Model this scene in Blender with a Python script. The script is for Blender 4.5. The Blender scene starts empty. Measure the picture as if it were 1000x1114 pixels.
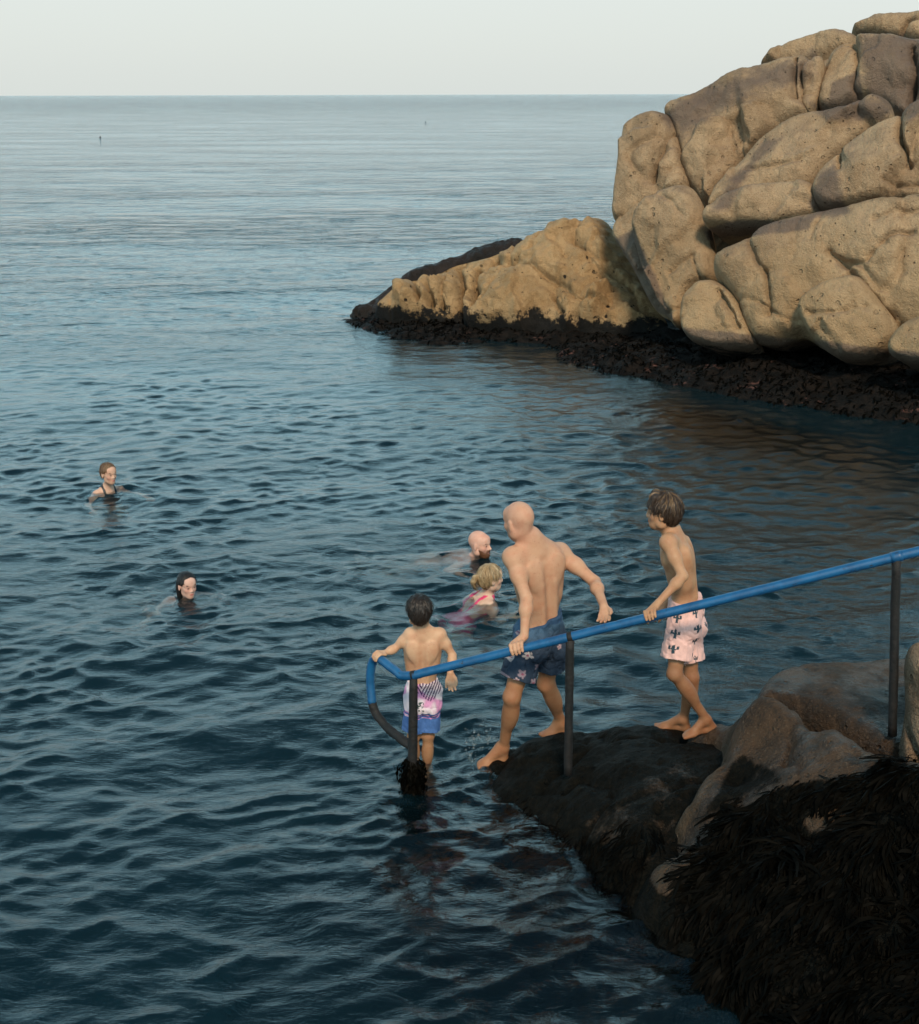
import bpy, math, random
import numpy as np
from mathutils import Vector, Matrix
from mathutils.geometry import delaunay_2d_cdt

rng = np.random.default_rng(7)
random.seed(7)
SC = bpy.context.scene
COL = SC.collection

# ------------------------------------------------------------------ camera
F_PX = 1000.0 * 35.0 / 24.0
CAM = np.array((0.0, 0.0, 4.0))
PITCH = math.radians(17.32)
ROLL = math.radians(-0.14)
cam_rot = Matrix.Rotation(math.pi / 2 - PITCH, 3, 'X') @ Matrix.Rotation(ROLL, 3, 'Z')
RM = np.array(cam_rot)
cd = bpy.data.cameras.new('camera')
cd.sensor_fit = 'HORIZONTAL'; cd.sensor_width = 24.0; cd.lens = 35.0
cd.clip_start = 0.05; cd.clip_end = 30000.0
cam = bpy.data.objects.new('camera', cd); COL.objects.link(cam)
cam.location = CAM
cam.rotation_euler = cam_rot.to_euler()
SC.camera = cam

def ray(u, v):
    return RM @ np.array(((u - 500.0) / F_PX, -(v - 557.0) / F_PX, -1.0))
def P(u, v, y):                       # the point of the sight line at distance y
    d = ray(u, v); return CAM + d * (y / d[1])
def PZ(u, v, z):                      # ... at height z
    d = ray(u, v); return CAM + d * ((z - CAM[2]) / d[2])
def PN(u, v, p0, n):                  # ... on a plane
    d = ray(u, v); return CAM + d * (np.dot(p0 - CAM, n) / np.dot(d, n))
def proj(p):
    q = (np.asarray(p) - CAM) @ RM
    return np.stack((500 + F_PX * q[..., 0] / -q[..., 2], 557 - F_PX * q[..., 1] / -q[..., 2]), -1)

# ------------------------------------------------------------------ noise
_perm = np.random.default_rng(3).permutation(256)
_perm = np.concatenate((_perm, _perm, _perm))
_g = np.random.default_rng(4).normal(size=(256, 3)); _g /= np.linalg.norm(_g, axis=1)[:, None]
def pn(p):
    p = np.asarray(p, float); i = np.floor(p).astype(int); f = p - i; i &= 255
    w = f * f * f * (f * (f * 6 - 15) + 10)
    out = 0
    for dx in (0, 1):
        wx = w[:, 0] if dx else 1 - w[:, 0]
        for dy in (0, 1):
            wy = w[:, 1] if dy else 1 - w[:, 1]
            for dz in (0, 1):
                wz = w[:, 2] if dz else 1 - w[:, 2]
                h = _perm[_perm[_perm[(i[:, 0] + dx) & 255] + ((i[:, 1] + dy) & 255)] + ((i[:, 2] + dz) & 255)]
                g = _g[h]
                out = out + wx * wy * wz * (g[:, 0] * (f[:, 0] - dx) + g[:, 1] * (f[:, 1] - dy) + g[:, 2] * (f[:, 2] - dz))
    return out * 1.5
def fbm(p, octaves=4, gain=.5):
    p = np.asarray(p, float); a = 1; s = 0
    for o in range(octaves):
        s = s + a * pn(p * 2 ** o + 17.3 * o); a *= gain
    return s

# ------------------------------------------------------------------ mesh helpers
def tag(o, label=None, cat=None, group=None, kind=None):
    if label: o['label'] = label
    if cat: o['category'] = cat
    if group: o['group'] = group
    if kind: o['kind'] = kind
    return o

def mesh_data(name, V, F, mat, smooth=True, colors=None):
    V = np.asarray(V, np.float32)
    me = bpy.data.meshes.new(name)
    me.vertices.add(len(V)); me.vertices.foreach_set('co', V.ravel())
    if isinstance(F, np.ndarray): F = [F]
    F = [np.asarray(f, np.int32) for f in F if len(f)]
    nl = sum(f.size for f in F); npoly = sum(len(f) for f in F)
    me.loops.add(nl); me.polygons.add(npoly)
    me.loops.foreach_set('vertex_index', np.concatenate([f.ravel() for f in F]))
    tot = np.concatenate([np.full(len(f), f.shape[1], np.int32) for f in F])
    me.polygons.foreach_set('loop_start', np.concatenate(([0], np.cumsum(tot)[:-1])).astype(np.int32))
    me.polygons.foreach_set('use_smooth', np.full(npoly, smooth))
    me.update(calc_edges=True)
    if colors is not None:
        a = me.color_attributes.new('Col', 'FLOAT_COLOR', 'POINT')
        c = np.ones((len(V), 4), np.float32); c[:, :3] = colors
        a.data.foreach_set('color', c.ravel())
    for m in (mat if isinstance(mat, (list, tuple)) else [mat]): me.materials.append(m)
    return me

def obj(name, V, F, mat, parent=None, origin=None, smooth=True, colors=None):
    V = np.asarray(V, float)
    if origin is None:
        if parent is not None: origin = np.array(parent.location)
        else: origin = np.array((*(V.min(0)[:2] + V.max(0)[:2]) / 2, V.min(0)[2]))
    o = bpy.data.objects.new(name, mesh_data(name, V - np.asarray(origin), F, mat, smooth, colors))
    COL.objects.link(o)
    if parent is not None:
        o.parent = parent
        o.location = Vector(origin) - parent.location
    else: o.location = origin
    return o

def empty(name, loc):
    o = bpy.data.objects.new(name, None); COL.objects.link(o)
    o.location = loc; o.empty_display_size = .1
    return o

def catmull(pts, n):
    pts = np.asarray(pts, float)
    p = np.vstack((2 * pts[0] - pts[1], pts, 2 * pts[-1] - pts[-2])); out = []
    for i in range(1, len(p) - 2):
        t = np.linspace(0, 1, n, endpoint=False)[:, None]
        out.append(.5 * (2 * p[i] + (p[i + 1] - p[i - 1]) * t + (2 * p[i - 1] - 5 * p[i] + 4 * p[i + 1] - p[i + 2]) * t ** 2
                         + (3 * p[i] - p[i - 1] - 3 * p[i + 1] + p[i + 2]) * t ** 3))
    out.append(pts[-1:]); return np.vstack(out)

def tube(path, r, seg=20, jitter=0.0, cap=True):
    path = np.asarray(path, float); n = len(path)
    r = np.broadcast_to(np.asarray(r, float), (n,))
    T = np.gradient(path, axis=0); T /= np.linalg.norm(T, axis=1)[:, None]
    ref = np.array((0, 0, 1.)) if abs(T[0, 2]) < .9 else np.array((1., 0, 0))
    a = np.cross(T[0], ref); a /= np.linalg.norm(a); V = []
    for i in range(n):
        a = a - T[i] * np.dot(a, T[i]); a /= np.linalg.norm(a); b = np.cross(T[i], a)
        th = np.linspace(0, 2 * math.pi, seg, endpoint=False)[:, None]
        V.append(path[i] + r[i] * (np.cos(th) * a + np.sin(th) * b))
    V = np.vstack(V)
    if jitter: V = V + jitter * np.stack([fbm(V * 28 + k * 9, 2) for k in range(3)], 1)
    i = np.arange(n - 1)[:, None] * seg; j = np.arange(seg)[None]; k = (j + 1) % seg
    Q = np.stack((i + j, i + k, i + seg + k, i + seg + j), -1).reshape(-1, 4)
    Fs = [Q]
    if cap:
        V = np.vstack((V, path[:1], path[-1:])); j = np.arange(seg)
        Fs.append(np.concatenate((np.stack((np.full(seg, n * seg), (j + 1) % seg, j), 1),
                                  np.stack((np.full(seg, n * seg + 1), (n - 1) * seg + j, (n - 1) * seg + (j + 1) % seg), 1))))
    return V, Fs
def join(parts):
    V = []; F = []; k = 0
    for v, f in parts:
        for g in (f if isinstance(f, list) else [f]): F.append(np.asarray(g) + k)
        V.append(v); k += len(v)
    return np.vstack(V), F

# ------------------------------------------------------------------ materials
def new_mat(name):
    m = bpy.data.materials.new(name); m.use_nodes = True
    nt = m.node_tree; nt.nodes.clear()
    out = nt.nodes.new('ShaderNodeOutputMaterial'); b = nt.nodes.new('ShaderNodeBsdfPrincipled')
    nt.links.new(b.outputs[0], out.inputs[0])
    return m, nt, b, out
class NB:                              # a short hand for wiring nodes
    def __init__(s, nt): s.nt = nt
    def put(s, sock, v):
        if isinstance(v, bpy.types.NodeSocket): s.nt.links.new(v, sock)
        else: sock.default_value = v
    def noise(s, vec, scale, detail=4, rough=.55, dist=0.0):
        n = s.nt.nodes.new('ShaderNodeTexNoise'); s.put(n.inputs['Vector'], vec); n.inputs['Scale'].default_value = scale
        n.inputs['Detail'].default_value = detail; n.inputs['Roughness'].default_value = rough; n.inputs['Distortion'].default_value = dist
        return n.outputs['Fac']
    def voro(s, vec, scale, out='Distance', feature='F1'):
        n = s.nt.nodes.new('ShaderNodeTexVoronoi'); n.feature = feature; s.put(n.inputs['Vector'], vec); n.inputs['Scale'].default_value = scale
        return n.outputs[out]
    def ramp(s, fac, lo, hi, a=0.0, b=1.0):
        n = s.nt.nodes.new('ShaderNodeMapRange'); n.interpolation_type = 'SMOOTHSTEP'; s.put(n.inputs[0], fac)
        n.inputs[1].default_value = lo; n.inputs[2].default_value = hi; n.inputs[3].default_value = a; n.inputs[4].default_value = b
        return n.outputs[0]
    def math(s, op, a, b=0.0):
        n = s.nt.nodes.new('ShaderNodeMath'); n.operation = op; s.put(n.inputs[0], a); s.put(n.inputs[1], b); return n.outputs[0]
    def mix(s, fac, a, b, mode='MIX'):
        n = s.nt.nodes.new('ShaderNodeMix'); n.data_type = 'RGBA'; n.blend_type = mode
        s.put(n.inputs[0], fac)
        for k, v in ((6, a), (7, b)):
            s.put(n.inputs[k], (*v, 1) if isinstance(v, tuple) and len(v) == 3 else v)
        return n.outputs[2]
    def coord(s, which='Object'):
        return s.nt.nodes.new('ShaderNodeTexCoord').outputs[which]
    def geo(s, which='Position'):
        return s.nt.nodes.new('ShaderNodeNewGeometry').outputs[which]
    def sep(s, v):
        n = s.nt.nodes.new('ShaderNodeSeparateXYZ'); s.put(n.inputs[0], v); return n.outputs
    def vmul(s, v, k):
        n = s.nt.nodes.new('ShaderNodeVectorMath'); n.operation = 'MULTIPLY'; s.put(n.inputs[0], v); n.inputs[1].default_value = k; return n.outputs[0]
    def bump(s, h, strength, dist, normal=None):
        n = s.nt.nodes.new('ShaderNodeBump'); n.inputs['Strength'].default_value = strength; n.inputs['Distance'].default_value = dist
        s.put(n.inputs['Height'], h)
        if normal is not None: s.nt.links.new(normal, n.inputs['Normal'])
        return n.outputs[0]
    def attr(s, name):
        n = s.nt.nodes.new('ShaderNodeAttribute'); n.attribute_name = name; return n.outputs

def rock_mat(name, c1, c2, stain, pit=.5, tide=None, stain_amt=.6, grain=1.0, rough=.85, zone=False, holes=0.0):
    m, nt, b, out = new_mat(name); n = NB(nt)
    co = n.geo(); z = n.sep(co)[2]; nz = n.sep(n.geo('Normal'))[2]
    big = n.noise(co, .9, 5, .6); mid = n.noise(co, 4.5, 6, .65); fine = n.noise(co, 38, 3, .7); speck = n.noise(co, 95, 2, .6)
    col = n.mix(n.ramp(n.math('ADD', big, n.math('MULTIPLY', n.math('SUBTRACT', mid, .5), .7)), .35, .65), c1, c2)
    col = n.mix(n.math('MULTIPLY', n.ramp(fine, .52, .7), .45 * grain), col, tuple(x * .42 for x in c2))
    col = n.mix(n.math('MULTIPLY', n.ramp(speck, .55, .72), .5 * grain), col, tuple(min(x * 1.5 + .04, .8) for x in c1))
    if zone: col = n.mix(n.math('MULTIPLY', n.ramp(n.math('ADD', z, n.math('MULTIPLY', n.math('SUBTRACT', n.noise(co, .8, 4), .5), 3.0)), 2.8, .9), .6), col, n.mix(mid, (.44, .29, .15), (.31, .2, .1)))
    # dark weathering on tops, broken up
    st = n.math('MULTIPLY', n.ramp(n.math('ADD', n.math('MULTIPLY', nz, .55), n.math('MULTIPLY', n.math('SUBTRACT', n.noise(co, 1.7, 5, .7), .5), 1.7)), .25, .85), stain_amt)
    col = n.mix(st, col, stain)
    at = n.sep(n.attr('Col')['Color'])
    ps = n.ramp(n.math('ADD', at[0], n.math('MULTIPLY', n.math('SUBTRACT', n.noise(co, 2.6, 6, .72), .5), 1.1)), .3, .72)  # mask of real stains plus shade painted in the same dark colour
    col = n.mix(n.math('MULTIPLY', ps, .72), col, stain)
    # short streaks running down the faces
    sk = n.ramp(n.noise(n.vmul(co, (3.0, 3.0, .45)), 2.0, 4, .6), .55, .75)
    col = n.mix(n.math('MULTIPLY', sk, .35), col, tuple(x * .55 for x in c2))
    pits = n.math('MULTIPLY', n.ramp(n.voro(co, 9.0), .16, .06), n.ramp(n.noise(co, 1.3, 3), .45, .6))
    col = n.mix(n.math('MULTIPLY', pits, pit), col, (.02, .017, .013))
    if holes:
        pv = n.math('MULTIPLY', n.ramp(n.voro(n.mix(.06, co, n.noise(co, 6, 2)), 4.2), .15, .09), n.ramp(n.noise(co, .9, 3), .4, .55)); pits = n.math('MAXIMUM', pits, pv)
        col = n.mix(n.math('MULTIPLY', pv, holes), col, (.018, .014, .011))
    if tide is not None:
        lim = n.math('ADD', z, n.math('MULTIPLY', n.math('SUBTRACT', n.noise(co, 3.2, 6, .75), .5), 1.25))
        col = n.mix(n.ramp(lim, tide + .07, tide - .07), col, (.011, .0095, .008))
    nt.links.new(col, b.inputs['Base Color'])
    b.inputs['Roughness'].default_value = rough; b.inputs['Specular IOR Level'].default_value = .25
    h = n.math('ADD', n.math('MULTIPLY', mid, 1.0), n.math('MULTIPLY', fine, .35))
    h = n.math('SUBTRACT', h, n.math('MULTIPLY', pits, .5))
    h = n.math('ADD', h, n.math('MULTIPLY', speck, .18))
    nt.links.new(n.bump(h, 1.0, .085), b.inputs['Normal'])
    return m

M_ROCK = rock_mat('granite', (.43, .292, .172), (.30, .195, .11), (.11, .08, .07), .6, .40, .5, 1.1, zone=True, holes=.22)
M_SPUR = rock_mat('ochre_granite', (.44, .285, .145), (.32, .195, .09), (.16, .11, .07), 1.0, .36, .3, holes=.95)
M_BLACK = rock_mat('tidal_rock', (.016, .013, .011), (.03, .021, .018), (.012, .011, .012), .3, None, .3, .5, .6)
# ------------------------------------------------------------------ boulders
def chaikin(p, k=2):
    for _ in range(k):
        q = np.roll(p, -1, 0); p = np.stack((.75 * p + .25 * q, .25 * p + .75 * q), 1).reshape(-1, 2)
    return p
def resample(p, step, closed=True):
    if closed: p = np.vstack((p, p[:1]))
    s = np.concatenate(([0], np.cumsum(np.linalg.norm(np.diff(p, axis=0), axis=1))))
    n = max(8, int(s[-1] / step)); t = np.linspace(0, s[-1], n, endpoint=not closed)
    return np.stack([np.interp(t, s, p[:, k]) for k in range(p.shape[1])], 1)
def seg_dist(q, poly, closed=True):
    a = poly; b = np.roll(poly, -1, 0)
    if not closed: a, b = poly[:-1], poly[1:]
    out = np.full(len(q), 1e9)
    for k in range(0, len(a)):
        ab = b[k] - a[k]; t = np.clip(((q - a[k]) @ ab) / max(ab @ ab, 1e-12), 0, 1)
        out = np.minimum(out, np.linalg.norm(q - a[k] - t[:, None] * ab, axis=1))
    return out
def smooth01(x, a, b):
    t = np.clip((x - a) / (b - a), 0, 1); return t * t * (3 - 2 * t)
def inside(q, poly):
    r = np.zeros(len(q), bool); x, y = q[:, 0], q[:, 1]; j = len(poly) - 1
    for i in range(len(poly)):
        xi, yi = poly[i]; xj, yj = poly[j]
        if yi != yj: r ^= ((yi > y) != (yj > y)) & (x < (xj - xi) * (y - yi) / (yj - yi) + xi)
        j = i
    return r
def slope_plane(y0, a, b, xr=3.4):     # y = y0 + a (x - xr) + b z
    n = np.array((a, -1.0, b)); n /= np.linalg.norm(n)
    return np.array((xr, y0, 0.0)), n

def boulder(name, px, plane, mat, R=.45, T=.35, back=1.2, res=.035, grow=.03, amp=(.07, .025, .007),
            bulge=.12, cracks=(), seed=0, fiss=.07, stain=(), facet=0.0, sharp=3.0, iters=2):
    p0, n = plane
    e1 = np.cross(np.array((0, 1e-3, 1.0)) if abs(n[2]) < .9 else np.array((0, -1.0, 0)), n); e1 /= np.linalg.norm(e1)
    e2 = np.cross(n, e1)
    to2 = lambda pts: np.array([((PN(u, v, p0, n) - p0) @ e1, (PN(u, v, p0, n) - p0) @ e2) for u, v in pts])
    poly = chaikin(to2(px), iters)
    if grow:
        q = resample(poly, res * 2); t = np.roll(q, -1, 0) - np.roll(q, 1, 0); nn = np.stack((t[:, 1], -t[:, 0]), 1)
        nn /= np.linalg.norm(nn, axis=1)[:, None] + 1e-9
        area = .5 * np.sum(q[:, 0] * np.roll(q[:, 1], -1) - np.roll(q[:, 0], -1) * q[:, 1])
        poly = q + nn * grow * np.sign(area)
    poly = resample(poly, res)
    k = np.column_stack((poly * 2.6, np.full(len(poly), seed * 3.7)))
    poly = poly + .018 * np.stack((fbm(k, 3), fbm(k + 50, 3)), 1) * min(1, R / .3)
    lo, hi = poly.min(0), poly.max(0)
    gx, gy = np.meshgrid(np.arange(lo[0], hi[0], res), np.arange(lo[1], hi[1], res * .866))
    gx[1::2] += res / 2
    g = np.stack((gx.ravel(), gy.ravel()), 1) + rng.uniform(-.12, .12, (gx.size, 2)) * res
    g = g[inside(g, poly)]
    lines = [resample(to2(c[0]), .05, False) for c in cracks]
    if lines or R > .15:                # finer where the surface turns sharply
        dn = seg_dist(g, poly)
        for c in lines: dn = np.minimum(dn, seg_dist(g, c, False) * 1.0)
        gn = g[dn < .13]; ex = [gn + np.array(o) * res for o in ((.45, .1), (-.1, .42), (.22, .38))]; ex = np.vstack(ex); g = np.vstack((g, ex[inside(ex, poly)]))
    g = g[seg_dist(g, poly) > res * .35]
    npo = len(poly)
    vs, _, fs, _, _, _ = delaunay_2d_cdt([Vector(p) for p in np.vstack((poly, g))], [(i, (i + 1) % npo) for i in range(npo)], [], 1, 1e-6)
    Q = np.array([(v[0], v[1]) for v in vs]); Fc = np.array([f for f in fs if len(f) == 3])
    d = seg_dist(Q, poly)
    t = np.clip(d / R, 0, 1); tb = np.clip(d / (R * 1.8), 0, 1)
    W = p0 + Q[:, :1] * e1 + Q[:, 1:] * e2
    s = seed * 11.3
    h = T * (1 - (1 - t) ** sharp) + bulge * (1 - np.exp(-d / (2.2 * R)))
    edge = np.clip(d / (.25 * R), 0, 1)
    rg = 1 - np.abs(fbm(W * 1.9 + s + 5, 3)) * 2.2
    h = h + edge * (-amp[1] * .6 * np.clip(rg, 0, 1) ** 4 + amp[0] * fbm(W * 1.1 + s, 3) + amp[1] * fbm(W * 4.5 + s, 3) + amp[2] * fbm(W * 15 + s, 2))
    if fiss:
        fz = fbm(W * .75 + s + 31, 2, .35); h = h - edge * fiss * np.exp(-(fz / .035) ** 2) * smooth01(fbm(W * .6 + s + 90, 2), -.05, .25)
    if facet:                           # broken planes, each tilted its own way, meeting in small steps
        r2 = np.random.default_rng(seed + 100); qq = Q + .16 * np.stack((fbm(W * 1.5 + s + 3, 3), fbm(W * 1.5 + s + 60, 3)), 1)
        lo_, hi_ = qq.min(0) - .5, qq.max(0) + .5; ns = max(3, int((hi_ - lo_).prod() / .75)); sd_ = r2.uniform(lo_, hi_, (ns, 2)); tl = r2.normal(0, facet, (ns, 2))
        dd = np.linalg.norm((qq[:, None] - sd_[None]) * np.array((1.0, .7)), axis=2); o2 = np.argsort(dd, 1)[:, :2]; k1, k2 = o2[:, 0], o2[:, 1]; rr = np.arange(len(qq))
        f1 = ((qq - sd_[k1]) * tl[k1]).sum(1); f2 = ((qq - sd_[k2]) * tl[k2]).sum(1); wb = .5 * (1 - smooth01(dd[rr, k2] - dd[rr, k1], 0, .09))
        h = h + edge * ((1 - wb) * f1 + wb * f2)
    for pts, w, dep in cracks:
        c = resample(to2(pts), .05, False); c = c + .025 * np.stack((fbm(np.column_stack((c * 5, c[:, :1] * 0)), 2), fbm(np.column_stack((c * 5, c[:, :1] * 0 + 9)), 2)), 1)
        dc = seg_dist(Q, c, False)
        h = h - np.minimum(dep * 1.5, T + bulge + .1) * (.65 * np.exp(-np.abs(dc / (w * .62)) ** 1.6) + .35 * np.exp(-np.abs(dc / (w * 2.2)) ** 1.3)) * (.55 + .6 * np.abs(fbm(np.column_stack((Q * 2.2, Q[:, :1] * 0 + seed)), 2)) * 2).clip(.3, 1.2)
    rim = d < res * .3
    front = W + h[:, None] * n
    hb = back * (1 - (1 - tb) ** 2)
    bk = W - hb[:, None] * n * 1.0 + np.array((0, 0, -.25)) * tb[:, None] * min(back, 1)
    ids = np.full(len(Q), -1); bi = np.where(~rim)[0]; ids[bi] = len(Q) + np.arange(len(bi)); ids[rim] = np.where(rim)[0]
    front[rim] = W[rim]
    V = np.vstack((front, bk[bi]))
    # front winding towards n
    a, b_, c = Q[Fc[:, 0]], Q[Fc[:, 1]], Q[Fc[:, 2]]
    ccw = ((b_ - a)[:, 0] * (c - a)[:, 1] - (b_ - a)[:, 1] * (c - a)[:, 0]) > 0
    Fc[~ccw] = Fc[~ccw][:, ::-1]
    Fb = ids[Fc[:, ::-1]]
    keep = ~(rim[Fc].all(1)); Fb = Fb[keep]
    col = np.zeros((len(V), 3)); pq = proj(V)
    for sp, wd in stain:  # outlines of real stains and of painted shade
        sp = np.asarray(sp, float); dd = seg_dist(pq, sp) * np.where(inside(pq, sp), 1, -1); col[:, 0] = np.maximum(col[:, 0], smooth01(dd, -wd, wd))
    return obj(name, V, [Fc, Fb], mat, colors=col)

YS = lambda y0, b=.5, a=-.6: slope_plane(y0, a, b)
GRP = 'boulders of the big granite outcrop'
CB = [
 # label, outline, y0, b, R, T, bulge, cracks
 ('tan flat faced block overlooking the open sea, outermost of the upper boulders',
  [(679,150),(686,134),(724,122),(737,146),(744,180),(752,208),(720,216),(690,242),(668,240),(672,212),(681,178)], 21.0,.5,.4,.4,.12,
  [([(735,150),(727,172),(716,202)],.05,.16)]),
 ('narrow shaded granite lobe squeezed in beside the pointed top of the ochre spur',
  [(665,247),(698,214),(703,229),(694,247),(700,272),(714,308),(738,350),(715,338),(694,294),(676,265)], 20.95,.4,.25,.22,.05,[]),
 ('tall upright granite lobe with a rounded top standing just right of the ochre spur',
  [(697,228),(723,207),(748,202),(762,222),(770,247),(768,268),(777,277),(781,306),(761,308),(750,322),(746,357),(735,353),(716,319),(699,283),(690,250)], 20.4,.42,.5,.42,.15,
  [([(716,214),(735,222),(752,240)],.05,.05),([(735,300),(752,288),(762,282)],.05,.05)]),
 ('largest upper slab, with a dark stain along its sloping top edge and pockmarks',
  [(723,121),(755,104),(798,86),(831,76),(870,65.5),(882,66),(874,90),(873,114),(884,126),(856,139),(827,160),(806,182),(786,214),(773,230),(762,218),(750,198),(744,169),(735,140)], 21.1,.55,.5,.42,.2,
  [([(871,72),(868,92),(869,112)],.05,.2),([(800,150),(806,180),(806,196)],.05,.06)]),
 ('thin upright granite sliver wedged beside a black cleft high on the outcrop',
  [(880,67),(892,60),(897,65),(892,90),(887,110),(883,127),(871,116),(874,90)], 21.2,.5,.2,.28,.03,[]),
 ('small rounded shield-shaped block high on the outcrop, between the black cleft and a thin crack',
  [(902,61),(913,50),(928,46),(935,54),(941,86),(933,101),(940,109),(914,124),(891,126),(892,94)], 21.5,.5,.4,.38,.1,[]),
 ('dark stained block below the summit cap, right of the shield-shaped block',
  [(931,41),(964,42),(1010,47),(1060,60),(1060,125),(1000,126),(985,132),(970,120),(950,110),(939,110),(931,101),(938,86),(936,54)], 21.5,.5,.45,.38,.15,
  [([(996,60),(1000,90),(994,118)],.06,.25)]),
 ('smooth dome rising behind the upper slab against the sky',
  [(827,77),(842,65),(867,49),(899,38.5),(921,39),(935,44),(930,58),(903,66),(892,70),(870,76),(845,82)], 22.6,.6,.5,.35,.1,[]),
 ('flat topped summit cap, highest stone of the outcrop against the sky',
  [(923,38),(946,27),(1000,19),(1060,20),(1060,52),(1000,50),(985,46),(950,42)], 22.8,.7,.4,.35,.1,[([(983,46),(990,34),(1010,30)],.05,.15)]),
 ('long leaning granite slab in the middle of the outcrop, its top end rounded',
  [(775,225),(798,194),(827,158),(856,137),(888,125),(928,123),(946,110),(962,109),(971,122),(969,135),(946,146),(921,171),(898,193),(890,212),(866,216),(842,222),(820,222),(795,232),(776,240)], 20.5,.55,.5,.45,.16,
  [([(895,123),(912,118),(928,123)],.06,.18),([(820,195),(850,192),(880,186)],.06,.06)]),
 ('beak shaped granite overhang with a black shadowed hollow beneath it',
  [(766,247),(777,225),(798,211),(824,204),(856,202),(885,200),(895,229),(888,236),(856,242),(842,247),(813,245),(788,247)], 19.85,.45,.32,.4,.14,[]),
 ('angular pale boulder with a dark left end and a split, at the right edge',
  [(887,217),(896,191),(921,169),(946,148),(984,131),(1000,118),(1060,100),(1060,224),(1000,221),(964,222),(914,232),(899,232)], 19.7,.5,.32,.4,.18,
  [([(984,131),(986,160),(994,190)],.05,.22),([(919,174),(919,193)],.04,.12),([(970,209),(1000,210),(1040,206)],.05,.14)]),
 ('broadest lower boulder, a whale backed mass cut by long dark cracks',
  [(780,286),(791,275),(820,261),(842,247),(870,238),(914,230),(957,221),(1000,216),(1070,212),(1070,365),(993,362),(975,370),(964,384),(906,384),(878,362),(856,370),(842,373),(820,370),(809,340),(795,312),(782,306)], 19.35,.45,.6,.5,.25,
  [([(821,262),(827,280),(845,312),(847,348)],.05,.12),([(910,283),(931,301),(946,320),(975,354)],.06,.16),([(931,297),(950,296),(975,268),(1000,262)],.05,.08),
   ([(902,232),(892,268)],.05,.05),([(960,250),(985,240),(1020,240)],.06,.07)]),
 ('small speckled boulder at the tide line, with a split down its side',
  [(746,328),(759,310),(773,307),(784,311),(798,322),(809,340),(815,358),(822,372),(791,378),(759,372),(746,360)], 19.2,.4,.3,.32,.12,
  [([(786,318),(800,340),(808,358)],.05,.16)]),
 ('rounded boulder with a wrinkled face at the tide line, below the long cracks',
  [(870,333),(892,312),(928,301),(939,308),(957,333),(977,358),(966,382),(928,390),(899,380),(878,353)], 18.85,.4,.32,.34,.14,
  [([(888,346),(915,345),(945,336)],.05,.06)]),
 ('smallest smooth boulder low against the right edge, just above the weed',
  [(969,373),(982,356),(1000,347),(1050,340),(1050,396),(1000,394),(984,389),(971,385)], 18.1,.35,.28,.3,.1,[]),
]
STAIN_SHADE = [([(715,128),(755,100),(831,70),(885,60),(880,92),(850,96),(812,106),(778,124),(742,150)], 30), ([(936,36),(1060,40),(1060,130),(985,130),(955,112),(940,90)], 22),
         ([(905,90),(935,75),(940,112),(900,126)], 8), ([(770,232),(800,190),(830,155),(850,150),(815,190),(792,228)], 16), ([(880,112),(950,105),(972,118),(960,130),(900,132)], 16),
         ([(880,222),(892,188),(908,180),(915,205),(925,232),(890,236)], 14), ([(766,252),(790,240),(850,240),(890,232),(880,250),(770,262)], 6), ([(660,262),(690,250),(735,350),(715,340)], 8), ([(735,355),(840,366),(960,378),(1060,388),(1060,410),(735,400)], 8)]  # shade painted in: boulder's left end, under the overhang, crevice lobe; then tide line
for k, (lab, px, y0, b, R, T, bu, cr) in enumerate(CB):
    tag(boulder('boulder', px, YS(y0, b), M_ROCK, R * .44, T * .75, 1.3, .034, .01 if k in (4, 5) else .045, (.06, .02, .008), bu, cr, k + 1, stain=STAIN_SHADE, facet=.13), lab, 'boulder', GRP)
# bedrock behind the boulders
tag(boulder('bedrock', [(690,160),(730,140),(790,105),(850,85),(905,60),(950,48),(1000,40),(1100,40),(1100,400),(960,380),(850,366),(745,355),(712,300),(690,245)],
            YS(23.0, .5), M_ROCK, 1.0, .3, 3.5, .12, 0, (.1, .03, 0), .1, (), 40), kind='structure')

# ochre spur running into the sea
SP = slope_plane(23.55, -.45, 1.0, .5)
tag(boulder('rock_spur', [(408,338),(420,322),(436,311),(453,305.5),(474,302),(499,288),(523,285),(565,269),(596,254),(622,243),(634,247),(649,236),(664,246),(683,277),(702,311),(723,347),(730,366),(690,374),(649,376),(607,378),(558,376),(523,372),(480,366),(440,362),(412,352)],
            SP, M_SPUR, .75, .55, 1.6, .04, .02, (.16, .06, .014), .12,
            [([(499,290),(507,315),(510,345)],.07,.5),([(522,300),(523,325),(526,348)],.07,.42),([(478,302),(474,325),(478,345)],.06,.38),([(453,306),(460,325),(466,342)],.07,.4),
             ([(561,303),(588,311),(622,330),(634,345),(668,349)],.06,.14),([(640,250),(630,280),(655,300),(690,325)],.06,.12),([(565,270),(560,303)],.06,.1),
             ([(600,256),(585,290),(561,303)],.05,.07),([(649,300),(672,330)],.05,.1),([(523,352),(545,325),(561,303)],.06,.08),([(664,262),(652,285)],.05,.09),([(490,292),(492,320),(488,345)],.05,.22),([(540,285),(545,300)],.05,.15),([(610,340),(620,358)],.06,.15),([(690,320),(700,350)],.05,.12)], 21, facet=.22, fiss=.1),
    'long ochre rock spur with upright clefts running out into the sea', 'rock')
tag(boulder('rock', [(376,346),(392,336),(410,325),(425,312),(440,308),(452,330),(472,360),(440,368),(405,360)], slope_plane(24.2, -.45, 1.0, .5),
            M_BLACK, .5, .3, .8, .04, .02, (.14, .09, .03), .05, (), 22), 'low black rock at the very tip of the ochre spur', 'rock', 'black tidal rocks')
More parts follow.
